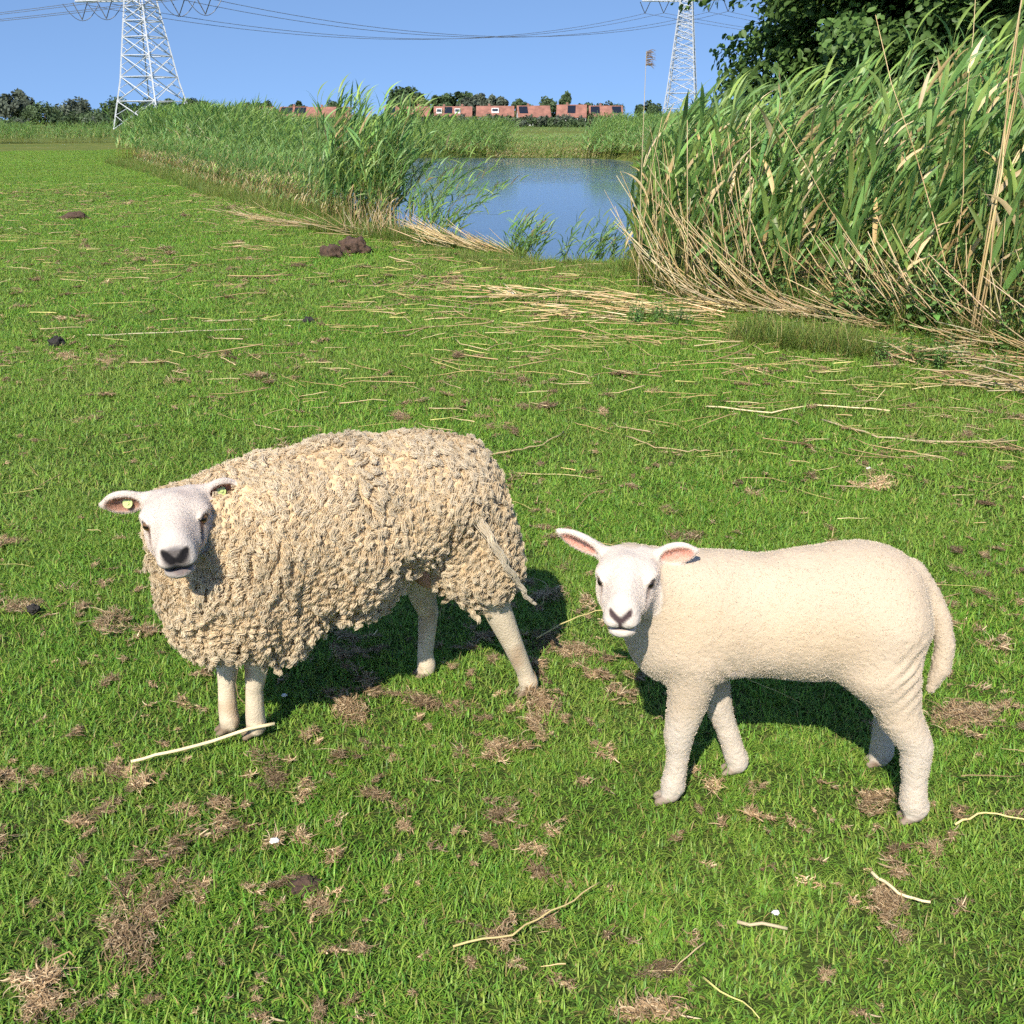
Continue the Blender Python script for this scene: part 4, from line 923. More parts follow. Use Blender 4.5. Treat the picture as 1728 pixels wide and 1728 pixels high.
# ------------------------------------------------------------------ the two sheep
class SDF:
    def __init__(s, lo, hi, h):
        s.lo = np.array(lo, float); s.h = h
        s.n = np.ceil((np.array(hi) - s.lo) / h).astype(int) + 1
        s.D = np.full(s.n, 1.0, np.float32); s.prims = []
    def _block(s, lo, hi):
        a = np.maximum(0, np.floor((lo - s.lo) / s.h).astype(int)); b = np.minimum(s.n, np.ceil((hi - s.lo) / s.h).astype(int) + 1)
        if np.any(b <= a): return None
        g = np.meshgrid(*[s.lo[i] + np.arange(a[i], b[i]) * s.h for i in range(3)], indexing='ij', sparse=True)
        return tuple(slice(a[i], b[i]) for i in range(3)), g
    @staticmethod
    def d_cone(g, a, b, ra, rb):
        ab = b - a; L2 = float(ab @ ab) or 1e-9
        px, py, pz = g[0] - a[0], g[1] - a[1], g[2] - a[2]
        t = np.clip((px * ab[0] + py * ab[1] + pz * ab[2]) / L2, 0, 1)
        return np.sqrt((px - t * ab[0]) ** 2 + (py - t * ab[1]) ** 2 + (pz - t * ab[2]) ** 2) - (ra + (rb - ra) * t)
    @staticmethod
    def d_ell(g, c, r, Rm):
        px, py, pz = g[0] - c[0], g[1] - c[1], g[2] - c[2]
        q = [(px * Rm[0, i] + py * Rm[1, i] + pz * Rm[2, i]) for i in range(3)]
        k0 = np.sqrt((q[0] / r[0]) ** 2 + (q[1] / r[1]) ** 2 + (q[2] / r[2]) ** 2)
        k1 = np.sqrt((q[0] / r[0] ** 2) ** 2 + (q[1] / r[1] ** 2) ** 2 + (q[2] / r[2] ** 2) ** 2) + 1e-9
        return k0 * (k0 - 1) / k1
    def _apply(s, blk, d, k, sub):
        sl = blk; D = s.D[sl]
        if not sub:
            hh = np.clip(.5 + .5 * (D - d) / k, 0, 1); s.D[sl] = D * (1 - hh) + d * hh - k * hh * (1 - hh)
        else:
            d = -d; hh = np.clip(.5 - .5 * (D - d) / k, 0, 1); s.D[sl] = D * (1 - hh) + d * hh + k * hh * (1 - hh)
    def cone(s, a, b, ra, rb, k=.03, grp='skin', sub=False):
        a = np.array(a, float); b = np.array(b, float); mr = max(ra, rb) + 2 * k + .02
        bl = s._block(np.minimum(a, b) - mr, np.maximum(a, b) + mr)
        if not sub: s.prims.append((grp, 'c', a, b, ra, rb))
        if bl: s._apply(bl[0], s.d_cone(bl[1], a, b, ra, rb).astype(np.float32), k, sub)
    def ell(s, c, r, k=.03, grp='skin', Rm=np.eye(3), sub=False):
        c = np.array(c, float); r = np.array(r, float); mr = max(r) + 2 * k + .02
        bl = s._block(c - mr, c + mr)
        if not sub: s.prims.append((grp, 'e', c, r, Rm, 0))
        if bl: s._apply(bl[0], s.d_ell(bl[1], c, r, Rm).astype(np.float32), k, sub)
    def chain(s, pts, rad, k=.02, grp='skin'):
        pts = [np.array(p, float) for p in pts]; mr = max(rad) + 2 * k + .02
        bl = s._block(np.min(pts, 0) - mr, np.max(pts, 0) + mr); d = None
        for i in range(len(pts) - 1):
            s.prims.append((grp, 'c', pts[i], pts[i + 1], rad[i], rad[i + 1]))
            e = s.d_cone(bl[1], pts[i], pts[i + 1], rad[i], rad[i + 1]); d = e if d is None else np.minimum(d, e)
        s._apply(bl[0], d.astype(np.float32), k, False)
    def group_dist(s, V):
        out = {}
        g = (V[:, 0], V[:, 1], V[:, 2])
        for grp, t, a, b_, c_, d_ in s.prims:
            d = s.d_cone(g, a, b_, c_, d_) if t == 'c' else s.d_ell(g, a, b_, c_)
            out[grp] = np.minimum(out.get(grp, 9.), d)
        return out
    def mesh(s):
        D = s.D; ins = D < 0
        c = [ins[i:D.shape[0] - 1 + i, j:D.shape[1] - 1 + j, k:D.shape[2] - 1 + k] for i in (0, 1) for j in (0, 1) for k in (0, 1)]
        cnt = sum(x.astype(np.int8) for x in c); act = (cnt > 0) & (cnt < 8)
        cell = np.argwhere(act); idx = np.full(act.shape, -1, np.int32); idx[act] = np.arange(len(cell))
        corners = np.array([(i, j, k) for i in (0, 1) for j in (0, 1) for k in (0, 1)])
        vals = np.stack([D[cell[:, 0] + o[0], cell[:, 1] + o[1], cell[:, 2] + o[2]] for o in corners], 1)
        acc = np.zeros((len(cell), 3)); num = np.zeros(len(cell))
        for a in range(8):
            for b in range(a + 1, 8):
                if np.abs(corners[a] - corners[b]).sum() != 1: continue
                va, vb = vals[:, a], vals[:, b]; x = (va < 0) != (vb < 0)
                t = va / np.where(np.abs(va - vb) < 1e-9, 1e-9, va - vb)
                p = corners[a] + t[:, None] * (corners[b] - corners[a])
                acc[x] += p[x]; num[x] += 1
        V = s.lo + (cell + acc / num[:, None]) * s.h
        F = []
        for ax in range(3):
            u, w = (ax + 1) % 3, (ax + 2) % 3
            sl0 = [slice(None)] * 3; sl1 = [slice(None)] * 3; sl0[ax] = slice(0, -1); sl1[ax] = slice(1, None)
            A, B = ins[tuple(sl0)], ins[tuple(sl1)]
            e = np.argwhere(A != B); ok = (e[:, u] > 0) & (e[:, w] > 0) & (e[:, u] < D.shape[u] - 1) & (e[:, w] < D.shape[w] - 1); e = e[ok]
            flip = A[e[:, 0], e[:, 1], e[:, 2]]
            q = []
            for du, dw in ((-1, -1), (0, -1), (0, 0), (-1, 0)):
                cc = e.copy(); cc[:, u] += du; cc[:, w] += dw; q.append(idx[cc[:, 0], cc[:, 1], cc[:, 2]])
            q = np.stack(q, 1); q[~flip] = q[~flip][:, ::-1]; F.append(q)
        return V, np.vstack(F)

def vert_normals(V, F):
    n = np.cross(V[F[:, 2]] - V[F[:, 0]], V[F[:, 3]] - V[F[:, 1]])
    out = np.zeros_like(V)
    for k in range(4): np.add.at(out, F[:, k], n)
    return out / (np.linalg.norm(out, axis=1, keepdims=True) + 1e-12)

def unit(v):
    v = np.asarray(v, float); return v / (np.linalg.norm(v, axis=-1, keepdims=True) + 1e-12)

def frame(nose, roll=0):
    n = unit(nose); l = unit(np.array([-n[1], n[0], 0])); u = np.cross(n, l)
    l2 = l * math.cos(roll) + u * math.sin(roll); u2 = np.cross(n, l2)
    return np.stack([n, l2, u2], 1)            # columns: nose, left, up

def head_sdf(S, O, A, s, w, ears, k=.02):
    """O: centre of the skull, A: axes, s: size, w: breadth factor; ears: (direction, length, face) for the left and right one"""
    T = lambda p: O + A @ (np.array(p, float) * s * np.array([1, w, 1]))
    E = lambda c, r, kk=k, sub=False: S.ell(T(c), np.array(r) * s * np.array([1, w, 1]), kk * s, 'head', A, sub)
    C = lambda a, b, ra, rb, kk=k, sub=False: S.cone(T(a), T(b), ra * s, rb * s, kk * s, 'head', sub)
    E((-.02, 0, -.002), (.085, .068, .064))
    for q in (-1, 1):
        E((-.03, .036 * q, .030), (.05, .034, .034), .02)
        E((.026, .049 * q, .026), (.038, .027, .026), .020)
        E((-.004, .040 * q, -.045), (.062, .036, .050), .03)
        E((.075, .030 * q, -.02), (.05, .028, .03), .03)
    C((.015, 0, .002), (.135, 0, -.014), .064, .040, .03)
    C((.03, 0, .034), (.145, 0, .008), .036, .028, .025)
    C((-.03, 0, -.066), (.12, 0, -.062), .046, .027, .025)
    E((.155, 0, -.018), (.032, .042, .034), .016)
    for q in (-1, 1): E((.160, .020 * q, -.034), (.026, .022, .018), .012)
    E((.146, 0, -.067), (.030, .033, .018), .014)
    # nostrils, mouth and the corner under each eye
    for q in (-1, 1):
        S.cone(T((.194, .009 * q, -.022)), T((.186, .026 * q, -.003)), .0055 * s, .0095 * s, .003, 'x', True)
        S.cone(T((.074, .064 * q, .010)), T((.105, .050 * q, -.016)), .004 * s, .003 * s, .010, 'x', True)
    for q in (-1, 1): S.cone(T((.040, .071 * q, .035)), T((.078, .055 * q, .028)), .0050 * s, .0040 * s, .008, 'head')
    for q in (-1, 1): S.ell(T((.066, .071 * q, .017)), np.array((.016, .011, .011)) * s, .006, 'x', A, True)
    S.ell(T((.172, 0, -.0535)), np.array((.026, .042, .0035)) * s * np.array([1, w, 1]), .004, 'x', A, True)
    frames = []
    for q, (d, L, face) in zip((1, -1), ears):
        a = A @ unit(d); f = unit(A @ np.array(face, float)); f = unit(f - a * (f @ a)); bdir = np.cross(f, a)
        root = T((-.045, .058 * q, .042)); Rm = np.stack([a, bdir, f], 1)
        S.cone(root, root + a * L * .35, .019 * s, .021 * s, .012, 'head')
        S.ell(root + a * L * .52, (L * .46, .036 * s, .0150 * s), .008, 'head', Rm)
        S.cone(root + a * L * .6, root + a * L * 1.02, .017 * s, .006 * s, .012, 'head')
        S.ell(root + a * L * .55 + f * .0155 * s, (L * .40, .0255 * s, .0165 * s), .004, 'x', Rm, True)
        frames.append((root, a, bdir, f, L))
    return T, frames

def head_colour(P, s, w, V, O, A, frames, white, nose_dark, ear_in, lip, streak, kind):
    """V positions of head vertices -> colours"""
    q = (V - O) @ A / (s * np.array([1, w, 1])); f, l, u = q[:, 0], q[:, 1], q[:, 2]
    col = np.tile(np.array(white, float), (len(V), 1))
    col *= (1 + .05 * vnoise(V, 60, 4) + .05 * vnoise(V, 25, 9))[:, None]
    def blend(mask, c):
        mk = np.clip(mask, 0, 1)[:, None]; col[:] = col * (1 - mk) + np.array(c) * mk
    al = np.abs(l)
    if kind == 'ewe':
        d = np.sqrt(((f - .187) / .036) ** 2 + (l / .034) ** 2 + ((u + .018) / .030) ** 2)
        blend(np.clip((1.06 - d) / .35, 0, 1) * (.86 + .14 * vnoise(V, 90, 2)), nose_dark)
        d = np.sqrt(((f - .165) / .03) ** 2 + (l / .05) ** 2 + ((u + .048) / .014) ** 2)
        blend((1.15 - d) / .4 * .85, np.array(nose_dark) * 1.5)
        d = np.sqrt(((f - .165) / .03) ** 2 + ((l - .004) / .016) ** 2 + ((u + .060) / .008) ** 2); blend((1.1 - d) / .4 * .7, lip)
        d = np.sqrt(((f - .165) / .045) ** 2 + (l / .055) ** 2 + ((u + .055) / .026) ** 2); blend((1.1 - d) / .5 * .6 * (.8 + .4 * vnoise(V, 70, 15)), (.16, .135, .13))
        pk = np.clip(vnoise(V, 18, 17) + .1, 0, 1) * .45; blend(pk * (f < .13), (.50, .38, .33))
        blend(np.clip((f - .15) / .04, 0, 1) * .25 * (u > .0), (.35, .33, .33))
        for qq in (-1, 1):
            a0, a1 = np.array([.19, .008, -.024]), np.array([.184, .029, -.001]); ql = np.stack([f, l * qq, u], 1)
            t = np.clip(((ql - a0) @ (a1 - a0)) / ((a1 - a0) @ (a1 - a0)), 0, 1); d = np.linalg.norm(ql - a0 - t[:, None] * (a1 - a0), axis=1)
            blend((.0125 - d) / .004, (.012, .010, .011))
    else:
        for qq in (-1, 1):
            t = np.clip((l * qq - .002) / .022, 0, 1)
            d = np.sqrt(((u + .022 - .018 * t) / .011) ** 2 + (np.maximum(0, np.abs(l * qq - .012) - .010) / .006) ** 2 + ((f - .18) / .03) ** 2)
            blend((1.25 - d) / .5, nose_dark)
        d = np.sqrt((l / .0055) ** 2 + (np.maximum(0, np.abs(u + .036) - .013) / .006) ** 2 + ((f - .18) / .03) ** 2); blend((1.2 - d) / .5, nose_dark)
        d = np.sqrt((np.maximum(0, al - .026) / .008) ** 2 + ((u + .0535) / .0045) ** 2 + ((f - .172) / .03) ** 2); blend((1.2 - d) / .5 * .8, (.22, .15, .12))
    # tear line from the eye towards the nose
    p0, p1 = np.array([.056, .070, .012]), np.array([.090, .054, -.018])
    qa = np.stack([f, al, u], 1); g0, g1 = np.array([.070, .012]), np.array([.115, -.030]); fu = np.stack([f, u], 1); t = np.clip(((fu - g0) @ (g1 - g0)) / ((g1 - g0) @ (g1 - g0)), 0, 1)
    d = np.linalg.norm(fu - g0 - t[:, None] * (g1 - g0), axis=1)
    blend(np.clip((.0105 - .004 * t - d) / .004, 0, 1) * (.95 - .5 * t) * streak * (al > .030), (.15, .085, .06))
    d = np.linalg.norm((qa - np.array([.062, .064, .017])) / np.array([1.25, 1, .85]), axis=1); blend(np.clip((.0175 - d) / .004, 0, 1) * .9 * (.4 + .6 * streak), (.10, .06, .045))
    for root, a, bd, fc, L in frames:
        r = V - root; x = r @ a / L; yb = r @ bd; z = r @ fc
        d = np.sqrt(((x - .55) / .42) ** 2 + (yb / (.027 * s)) ** 2)
        inn = np.clip((1.02 - d) / .25, 0, 1) * np.clip((z - -.003 * s) / .003, 0, 1) * (z < .0105 * s)
        blend(inn, np.array(ear_in)); 
    return col

def wool_skin(name, rough=.9, bump=.5, bscale=140, sheen=.25, trans=0):
    m, nt, b, out = new_mat(name)
    at = N(nt, "ShaderNodeAttribute"); at.attribute_name = "Col"
    nt.links.new(at.outputs["Color"], b.inputs["Base Color"]); b.inputs["Roughness"].default_value = rough
    b.inputs["Specular IOR Level"].default_value = .15
    b.inputs["Sheen Weight"].default_value = sheen; b.inputs["Sheen Roughness"].default_value = .6
    oc = objcoord(nt)
    bp = N(nt, "ShaderNodeBump"); bp.inputs["Strength"].default_value = bump; bp.inputs["Distance"].default_value = .006
    nt.links.new(noise(nt, bscale, 3, oc, .6), bp.inputs["Height"]); nt.links.new(bp.outputs[0], b.inputs["Normal"])
    return m

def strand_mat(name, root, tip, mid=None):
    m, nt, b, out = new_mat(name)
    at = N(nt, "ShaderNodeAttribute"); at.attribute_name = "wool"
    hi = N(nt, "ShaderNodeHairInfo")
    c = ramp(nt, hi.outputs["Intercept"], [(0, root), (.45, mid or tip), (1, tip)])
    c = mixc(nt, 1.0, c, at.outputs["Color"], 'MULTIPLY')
    nt.links.new(c, b.inputs["Base Color"]); b.inputs["Roughness"].default_value = .75; b.inputs["Specular IOR Level"].default_value = .2
    tr = N(nt, "ShaderNodeBsdfTranslucent"); nt.links.new(c, tr.inputs[0])
    mx = N(nt, "ShaderNodeMixShader"); mx.inputs[0].default_value = .25
    nt.links.new(b.outputs[0], mx.inputs[1]); nt.links.new(tr.outputs[0], mx.inputs[2]); nt.links.new(mx.outputs[0], out.inputs[0])
    return m

def strands(name, P, rad, mat, parent, cols=None):
    """P: (n, m, 3) points of n strands; rad: (n, m); cols (n,3)"""
    n, m_, _ = P.shape
    cu = bpy.data.hair_curves.new(name); cu.add_curves([m_] * n)
    cu.attributes["position"].data.foreach_set("vector", P.astype(np.float32).ravel())
    if "radius" not in cu.attributes: cu.attributes.new("radius", 'FLOAT', 'POINT')
    cu.attributes["radius"].data.foreach_set("value", rad.astype(np.float32).ravel())
    at = cu.attributes.new("wool", 'FLOAT_COLOR', 'CURVE')
    cc = np.ones((n, 4), np.float32)
    if cols is not None: cc[:, :3] = cols
    at.data.foreach_set("color", cc.ravel())
    cu.materials.append(mat)
    return add_obj(name, cu, parent)

def sample_surface(V, F, Nn, weight, count, rg, spacing=None):
    a = .5 * np.linalg.norm(np.cross(V[F[:, 2]] - V[F[:, 0]], V[F[:, 3]] - V[F[:, 1]]), axis=1) * weight[F].mean(1)
    f = rg.choice(len(F), count, p=a / a.sum()); u, v = rg.random(count)[:, None], rg.random(count)[:, None]
    q = F[f]
    def lerp(X): return (X[q[:, 0]] * (1 - u) + X[q[:, 1]] * u) * (1 - v) + (X[q[:, 3]] * (1 - u) + X[q[:, 2]] * u) * v
    P, n = lerp(V), unit(lerp(Nn))
    if spacing:
        keep = []; cell = {}; inv = 1 / spacing; s2 = spacing ** 2
        for i, p in enumerate(P):
            k = tuple((p * inv).astype(int)); ok = True
            for dx in (-1, 0, 1):
                for dy in (-1, 0, 1):
                    for dz in (-1, 0, 1):
                        for j in cell.get((k[0] + dx, k[1] + dy, k[2] + dz), ()):
                            if ((P[j] - p) ** 2).sum() < s2: ok = False; break
                        if not ok: break
                    if not ok: break
                if not ok: break
            if ok: keep.append(i); cell.setdefault(k, []).append(i)
        P, n = P[keep], n[keep]
    return P, n

def to_local(v, fwd):
    l = np.array([-fwd[1], fwd[0], 0]); v = np.asarray(v, float)
    return np.array([v @ np.array([fwd[0], fwd[1], 0]), v @ l, v[2]])

def eye(parent, T, A, s, w, q, iris, bright):
    c = T((.059, .0575 * q, .0165))
    dirn = A @ unit(np.array([.76, .65 * q, .05]))
    me = bpy.data.meshes.new('eye'); bm = bmesh.new(); bmesh.ops.create_uvsphere(bm, u_segments=20, v_segments=14, radius=.0132 * s)
    bm.to_mesh(me); bm.free()
    co = np.array([v.co for v in me.vertices]); n_ = unit(co)
    d = n_ @ np.array([0, 0, 1.0])
    cl = np.tile(np.array([.30, .20, .14]), (len(co), 1)); cl[d > .35] = iris; cl[(d > .75) & (np.abs(n_[:, 1]) < .33)] = (.008, .006, .005)
    at = me.color_attributes.new("Col", 'FLOAT_COLOR', 'POINT'); at.data.foreach_set("color", np.hstack([cl, np.ones((len(co), 1))]).astype(np.float32).ravel())
    me.materials.append(M['eye']); me.polygons.foreach_set("use_smooth", np.ones(len(me.polygons), dtype=bool))
    o = add_obj('eye', me, parent, Vector(c)); o.rotation_euler = Vector(dirn).to_track_quat('Z', 'Y').to_euler()
    return o

m, nt, b, out = new_mat('eye_wet'); at = N(nt, "ShaderNodeAttribute"); at.attribute_name = "Col"
nt.links.new(at.outputs["Color"], b.inputs["Base Color"]); b.inputs["Roughness"].default_value = .08
M['eye'] = m
M['ewe_skin'] = wool_skin('ewe_skin', bump=.5, bscale=160, sheen=.03)
M['lamb_skin'] = wool_skin('lamb_skin', bump=.5, bscale=110, sheen=.05)
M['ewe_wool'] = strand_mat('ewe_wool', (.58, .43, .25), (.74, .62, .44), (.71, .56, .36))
M['lamb_wool'] = strand_mat('lamb_wool', (.62, .50, .37), (.72, .61, .47))
M['tag_yellow'] = simple('ear_tag_plastic', (.50, .58, .20), .35, .06, 20)

# ---- ewe -------------------------------------------------------------
EF = np.array([-.925, -.381]); EF = EF / np.linalg.norm(EF)
EO = np.array([-.419, 2.591, 0])
ewe = add_obj('ewe', None, None, Vector((EO[0], EO[1], 0)), (0, 0, math.atan2(EF[1], EF[0])))
tag(ewe, 'shaggy ewe in full cream fleece with ear tags, standing on the left', 'sheep')
rg = np.random.default_rng(11)
S = SDF((-.62, -.36, -.01), (.78, .42, .92), .0042)
WK = .07
S.ell((.27, 0, .555), (.25, .205, .215), WK, 'wool')
S.ell((.06, 0, .597), (.275, .235, .210), WK, 'wool')
S.ell((.06, .06, .47), (.15, .13, .10), .06, 'wool')
S.ell((-.175, 0, .640), (.225, .205, .168), WK, 'wool')
S.ell((.28, .085, .44), (.13, .115, .15), .06, 'wool')
S.ell((.30, -.085, .43), (.135, .11, .15), .06, 'wool')
S.ell((.405, .01, .44), (.115, .135, .130), .06, 'wool')
S.ell((-.300, .100, .505), (.118, .095, .155), .05, 'wool')
S.ell((-.335, .112, .415), (.072, .058, .070), .05, 'wool')
S.ell((-.25, -.105, .505), (.12, .095, .15), .05, 'wool')
S.cone((.165, .225, .34), (.15, .235, .50), .020, .006, .035, 'x', True)
S.cone((.50, .10, .40), (.36, .205, .45), .014, .008, .03, 'x', True)
# head, turned to the camera
hn = to_local((.25, -.967, -.045), EF)
EA = frame(hn, R(3))
eyemid = to_local(np.array([-.803, 2.285, .722]) - EO, EF)
EH = eyemid - EA @ np.array([.036, 0, .025])
back = EH - EA @ np.array([.05, 0, .01])
S.cone((.28, .02, .58), back - EA @ np.array([.04, 0, .02]), .165, .082, .06, 'wool')
S.cone((.36, .04, .48), back - EA @ np.array([.03, 0, .06]), .135, .070, .06, 'wool')
ears = [((-.30, .94, -.10), .096, (.75, .2, -.30)), ((-.12, -.98, -.03), .112, (.9, .1, -.35))]
Th, efr = head_sdf(S, EH, EA, 1.0, 1.06, ears)
# legs
def toes(spots, k, grp='leg'):
    for x, y in spots:
        for q in (-1, 1):
            S.cone((x - .004 * k, y + .0125 * k * q, .030 * k), (x + .030 * k, y + .0135 * k * q, .010 * k), .0135 * k, .0085 * k, .005, 'hoof')
        S.ell((x - .010 * k, y, .046 * k), (.022 * k, .022 * k, .022 * k), .012, grp)
S.chain([(.31, .045, .36), (.305, .035, .235), (.318, .028, .15), (.322, .024, .075), (.322, .02, .03)], [.052, .034, .0235, .0265, .027], .018, 'leg')
S.chain([(.36, -.05, .36), (.372, -.04, .235), (.384, -.032, .15), (.388, -.028, .075), (.388, -.026, .03)], [.052, .033, .0230, .0260, .027], .018, 'leg')
toes(((.328, .020), (.394, -.026)), .95)
S.chain([(-.29, .11, .44), (-.358, .12, .31), (-.402, .118, .20), (-.448, .110, .085), (-.462, .108, .03)], [.068, .041, .031, .0245, .027], .022, 'leg')
S.chain([(-.20, -.10, .40), (-.205, -.10, .29), (-.225, -.105, .22), (-.212, -.107, .09), (-.212, -.107, .03)], [.068, .041, .030, .0240, .027], .022, 'leg')
toes(((-.458, .108), (-.208, -.107)), 1.0)
S.ell((-.20, .035, .435), (.068, .075, .062), .03, 'udder'); S.cone((-.225, .08, .40), (-.23, .088, .370), .012, .009, .01, 'udder')
V, F = S.mesh(); Nn = vert_normals(V, F)
gd = S.group_dist(V)
hd, ld, wd, ud = gd['head'], np.minimum(gd['leg'], gd['hoof']), gd['wool'], gd['udder']
q = (V - EH) @ EA
wool = np.clip((np.minimum(np.minimum(hd, ld), ud) - wd + .004) / .01, 0, 1)
nearh = (hd < .012)
wool = np.where(nearh, wool * np.clip((-.03 - q[:, 0]) / .02, 0, 1), wool)
from mathutils.kdtree import KDTree
seed_p, _ = sample_surface(V, F, Nn, wool, 26000, rg, .0265)
stretch = np.array([1, 1, .46])
def warp(P_): return P_ + .007 * np.stack([vnoise(P_, 38, 81), vnoise(P_, 38, 82), vnoise(P_, 38, 83)], 1)
kd = KDTree(len(seed_p)); sw = seed_p * stretch
for i, p_ in enumerate(sw): kd.insert(p_, i)
kd.balance()
def cells(P_):
    """height of the rounded fleece lumps and which lump each point belongs to"""
    W = warp(P_) * stretch; h = np.zeros(len(W)); who = np.zeros(len(W), int)
    for i, w_ in enumerate(W):
        r_ = kd.find_n(w_, 2); e = r_[1][2] - r_[0][2]; who[i] = r_[0][1]
        h[i] = min(1.0, e / .011)
    return h * (2 - h), who
ch, cw = cells(V)
lump = .012 * vnoise(V, 9, 3) + .0070 * ch - .004
V = V + Nn * (lump * wool)[:, None]
Nn = vert_normals(V, F)
col = np.tile(np.array([.60, .44, .26]), (len(V), 1)) * (1 + .15 * vnoise(V, 40, 6))[:, None]
isleg = (ld < wd) & (ld < hd) & (ld < ud) | ((V[:, 2] < .25) & (hd > .05))
lc = np.array([.62, .51, .36]) * (1 + .10 * vnoise(V, 40, 8))[:, None]
stain = np.clip(vnoise(V, 22, 10) - .25, 0, 1)[:, None] * .8
lc = lc * (1 - stain) + np.array([.34, .2, .1]) * stain
dirt = np.clip((.055 - V[:, 2]) / .03, 0, 1)[:, None] * np.clip(.45 + .7 * vnoise(V, 60, 12), 0, 1)[:, None]
lc = lc * (1 - dirt) + np.array([.10, .065, .04]) * dirt
hoofm = np.clip((gd['leg'] - gd['hoof'] + .002) / .006, 0, 1)[:, None]; lc = lc * (1 - hoofm * .75) + np.array([.16, .11, .07]) * hoofm * .75
knee = np.clip(1 - np.linalg.norm((V - np.array([.335, .04, .225])) / np.array([.03, .03, .045]), axis=1), 0, 1)[:, None] * 1.3
lc = lc * (1 - np.clip(knee, 0, .8)) + np.array([.28, .16, .08]) * np.clip(knee, 0, .8)
col[isleg] = lc[isleg]
isud = (ud < wd) & (ud < ld); col[isud] = np.array([.50, .27, .19])
ish = (wool < .6) & (hd < .03)
hc = head_colour(None, 1.0, 1.06, V, EH, EA, efr, (.57, .49, .42), (.035, .028, .031), (.36, .19, .13), (.50, .28, .19), 1.0, 'ewe')
col[ish] = hc[ish]
fq = ((V - EH) @ EA)[:, 0]
FACES = [(ewe, V, F, np.where(ish & (fq < .150), 1.0, 0.0), EH, EA, 1.0, 1.06, efr, ((.57, .49, .42), (.035, .028, .031), (.36, .19, .13), (.50, .28, .19), 1.0, 'ewe'), 22000)]
tag(add_obj('body', mesh_data('ewe_body', V, F, [M['ewe_skin']], col, True), ewe), 'cream ewe with white face, black nose and bare lower legs')
for qd in (1, -1): eye(ewe, Th, EA, 1.0, 1.06, qd, (.17, .085, .03), True)
# ear tags
for (root, a, bd, fc, L), tw in zip(efr, (.5, .45)):
    mb = MB(); up = np.array([0, 0, 1.0])
    c0 = root + a * L * tw + fc * .006 - bd * 0
    dn = unit(-EA[:, 2] + .5 * fc); sd_ = unit(np.cross(fc, dn))
    pts = []
    for k in range(14):
        t = 2 * math.pi * k / 14; r = .0135 if math.sin(t) > 0 else .017
        pts.append(c0 + sd_ * math.cos(t) * .0115 + dn * (math.sin(t) * r * .9))
    nrm = np.cross(sd_, dn); th = nrm * .0012
    vv = [p + th for p in pts] + [p - th for p in pts]
    mb.add(vv, [tuple(range(14)), tuple(range(27, 13, -1))] + [(k, k + 14, (k + 1) % 14 + 14, (k + 1) % 14) for k in range(14)])
    mb.tube([c0 + nrm * .004, c0 - nrm * .004], [.004, .004], 8)
    tag(mb.build('ear_tag', M['tag_yellow'], ewe), 'pale yellow plastic ear tag')

# fleece: crimped locks, each a bundle of strands
P, n = sample_surface(V, F, Nn, np.maximum(wool, 0), 60000, rg, .0148)
nl = len(P)
hgt, who = cells(P)
gdn = np.array([0, 0, -1.0]); gt = gdn - n * (n @ gdn)[:, None]
away = unit(np.stack([np.zeros(nl), np.sign(P[:, 1]) * 1.0, np.full(nl, -.3)], 1)); at_ = away - n * (n * away).sum(1)[:, None]
swirl = np.stack([vnoise(P, 11, 21), vnoise(P, 11, 22), vnoise(P, 11, 23)], 1)
flow = unit(gt + .30 * at_ + .75 * swirl)
low = np.clip((.52 - P[:, 2]) / .2, 0, 1)
rnd = rg.normal(0, 1, (nl, 3))
tip_c = seed_p[who] - P; tip_c = tip_c - n * (n * tip_c).sum(1)[:, None]          # fibres of one lock lean together
d0 = unit(n * (.50 - .12 * low)[:, None] + flow * (.62 + .38 * low)[:, None] + tip_c * 13 + rnd * .10)
Ln = (.036 + .012 * low + .010 * rg.random(nl)) * (1 + .25 * vnoise(P, 13, 66)); Ln *= np.where(np.linalg.norm(P - EH, axis=1) < .17, .7, 1)
edge_low = np.clip((.42 - P[:, 2]) / .08, 0, 1) * (n[:, 2] < .2); Ln = Ln * (1 + .30 * edge_low * rg.random(nl))
side = unit(np.cross(d0, n) + 1e-4 * rnd); upv = np.cross(side, d0)
K, mp_ = 32, 11
ss = np.linspace(0, 1, mp_)
phase = 9 * vnoise(P, 14, 61) + rg.random(nl) * .7; ncr = Ln / (.018 + .006 * rg.random(nl)); amp = .0030 + .0018 * rg.random(nl)
th_ = rg.random((nl, K)) * 6.28; rr = np.sqrt(rg.random((nl, K))) * (.0098 + .0025 * rg.random(nl))[:, None]
prof = 1 - .45 * ss ** 1.3
cen = P[:, None, :] - n[:, None, :] * .004 + d0[:, None, :] * (Ln[:, None] * ss)[:, :, None]
cen = cen - n[:, None, :] * (Ln[:, None] * .40 * ss ** 2)[:, :, None] + np.array([0, 0, -1.0]) * (Ln[:, None] * .12 * ss ** 2)[:, :, None]
wv = np.sin(phase[:, None] + ss[None] * ncr[:, None] * 6.283) * amp[:, None] * np.minimum(1, ss * 2.5)
wv2 = np.cos(phase[:, None] * 1.3 + ss[None] * ncr[:, None] * 6.283) * amp[:, None] * np.minimum(1, ss * 2.5)
cen = cen + side[:, None, :] * wv[:, :, None] + upv[:, None, :] * wv2[:, :, None]
off = (np.cos(th_)[:, :, None] * side[:, None, :] + np.sin(th_)[:, :, None] * upv[:, None, :]) * rr[:, :, None]
PP = cen[:, None, :, :] + off[:, :, None, :] * prof[None, None, :, None]
PP = PP + d0[:, None, None, :] * (rg.normal(0, .0032, (nl, K))[:, :, None] * ss)[:, :, :, None]
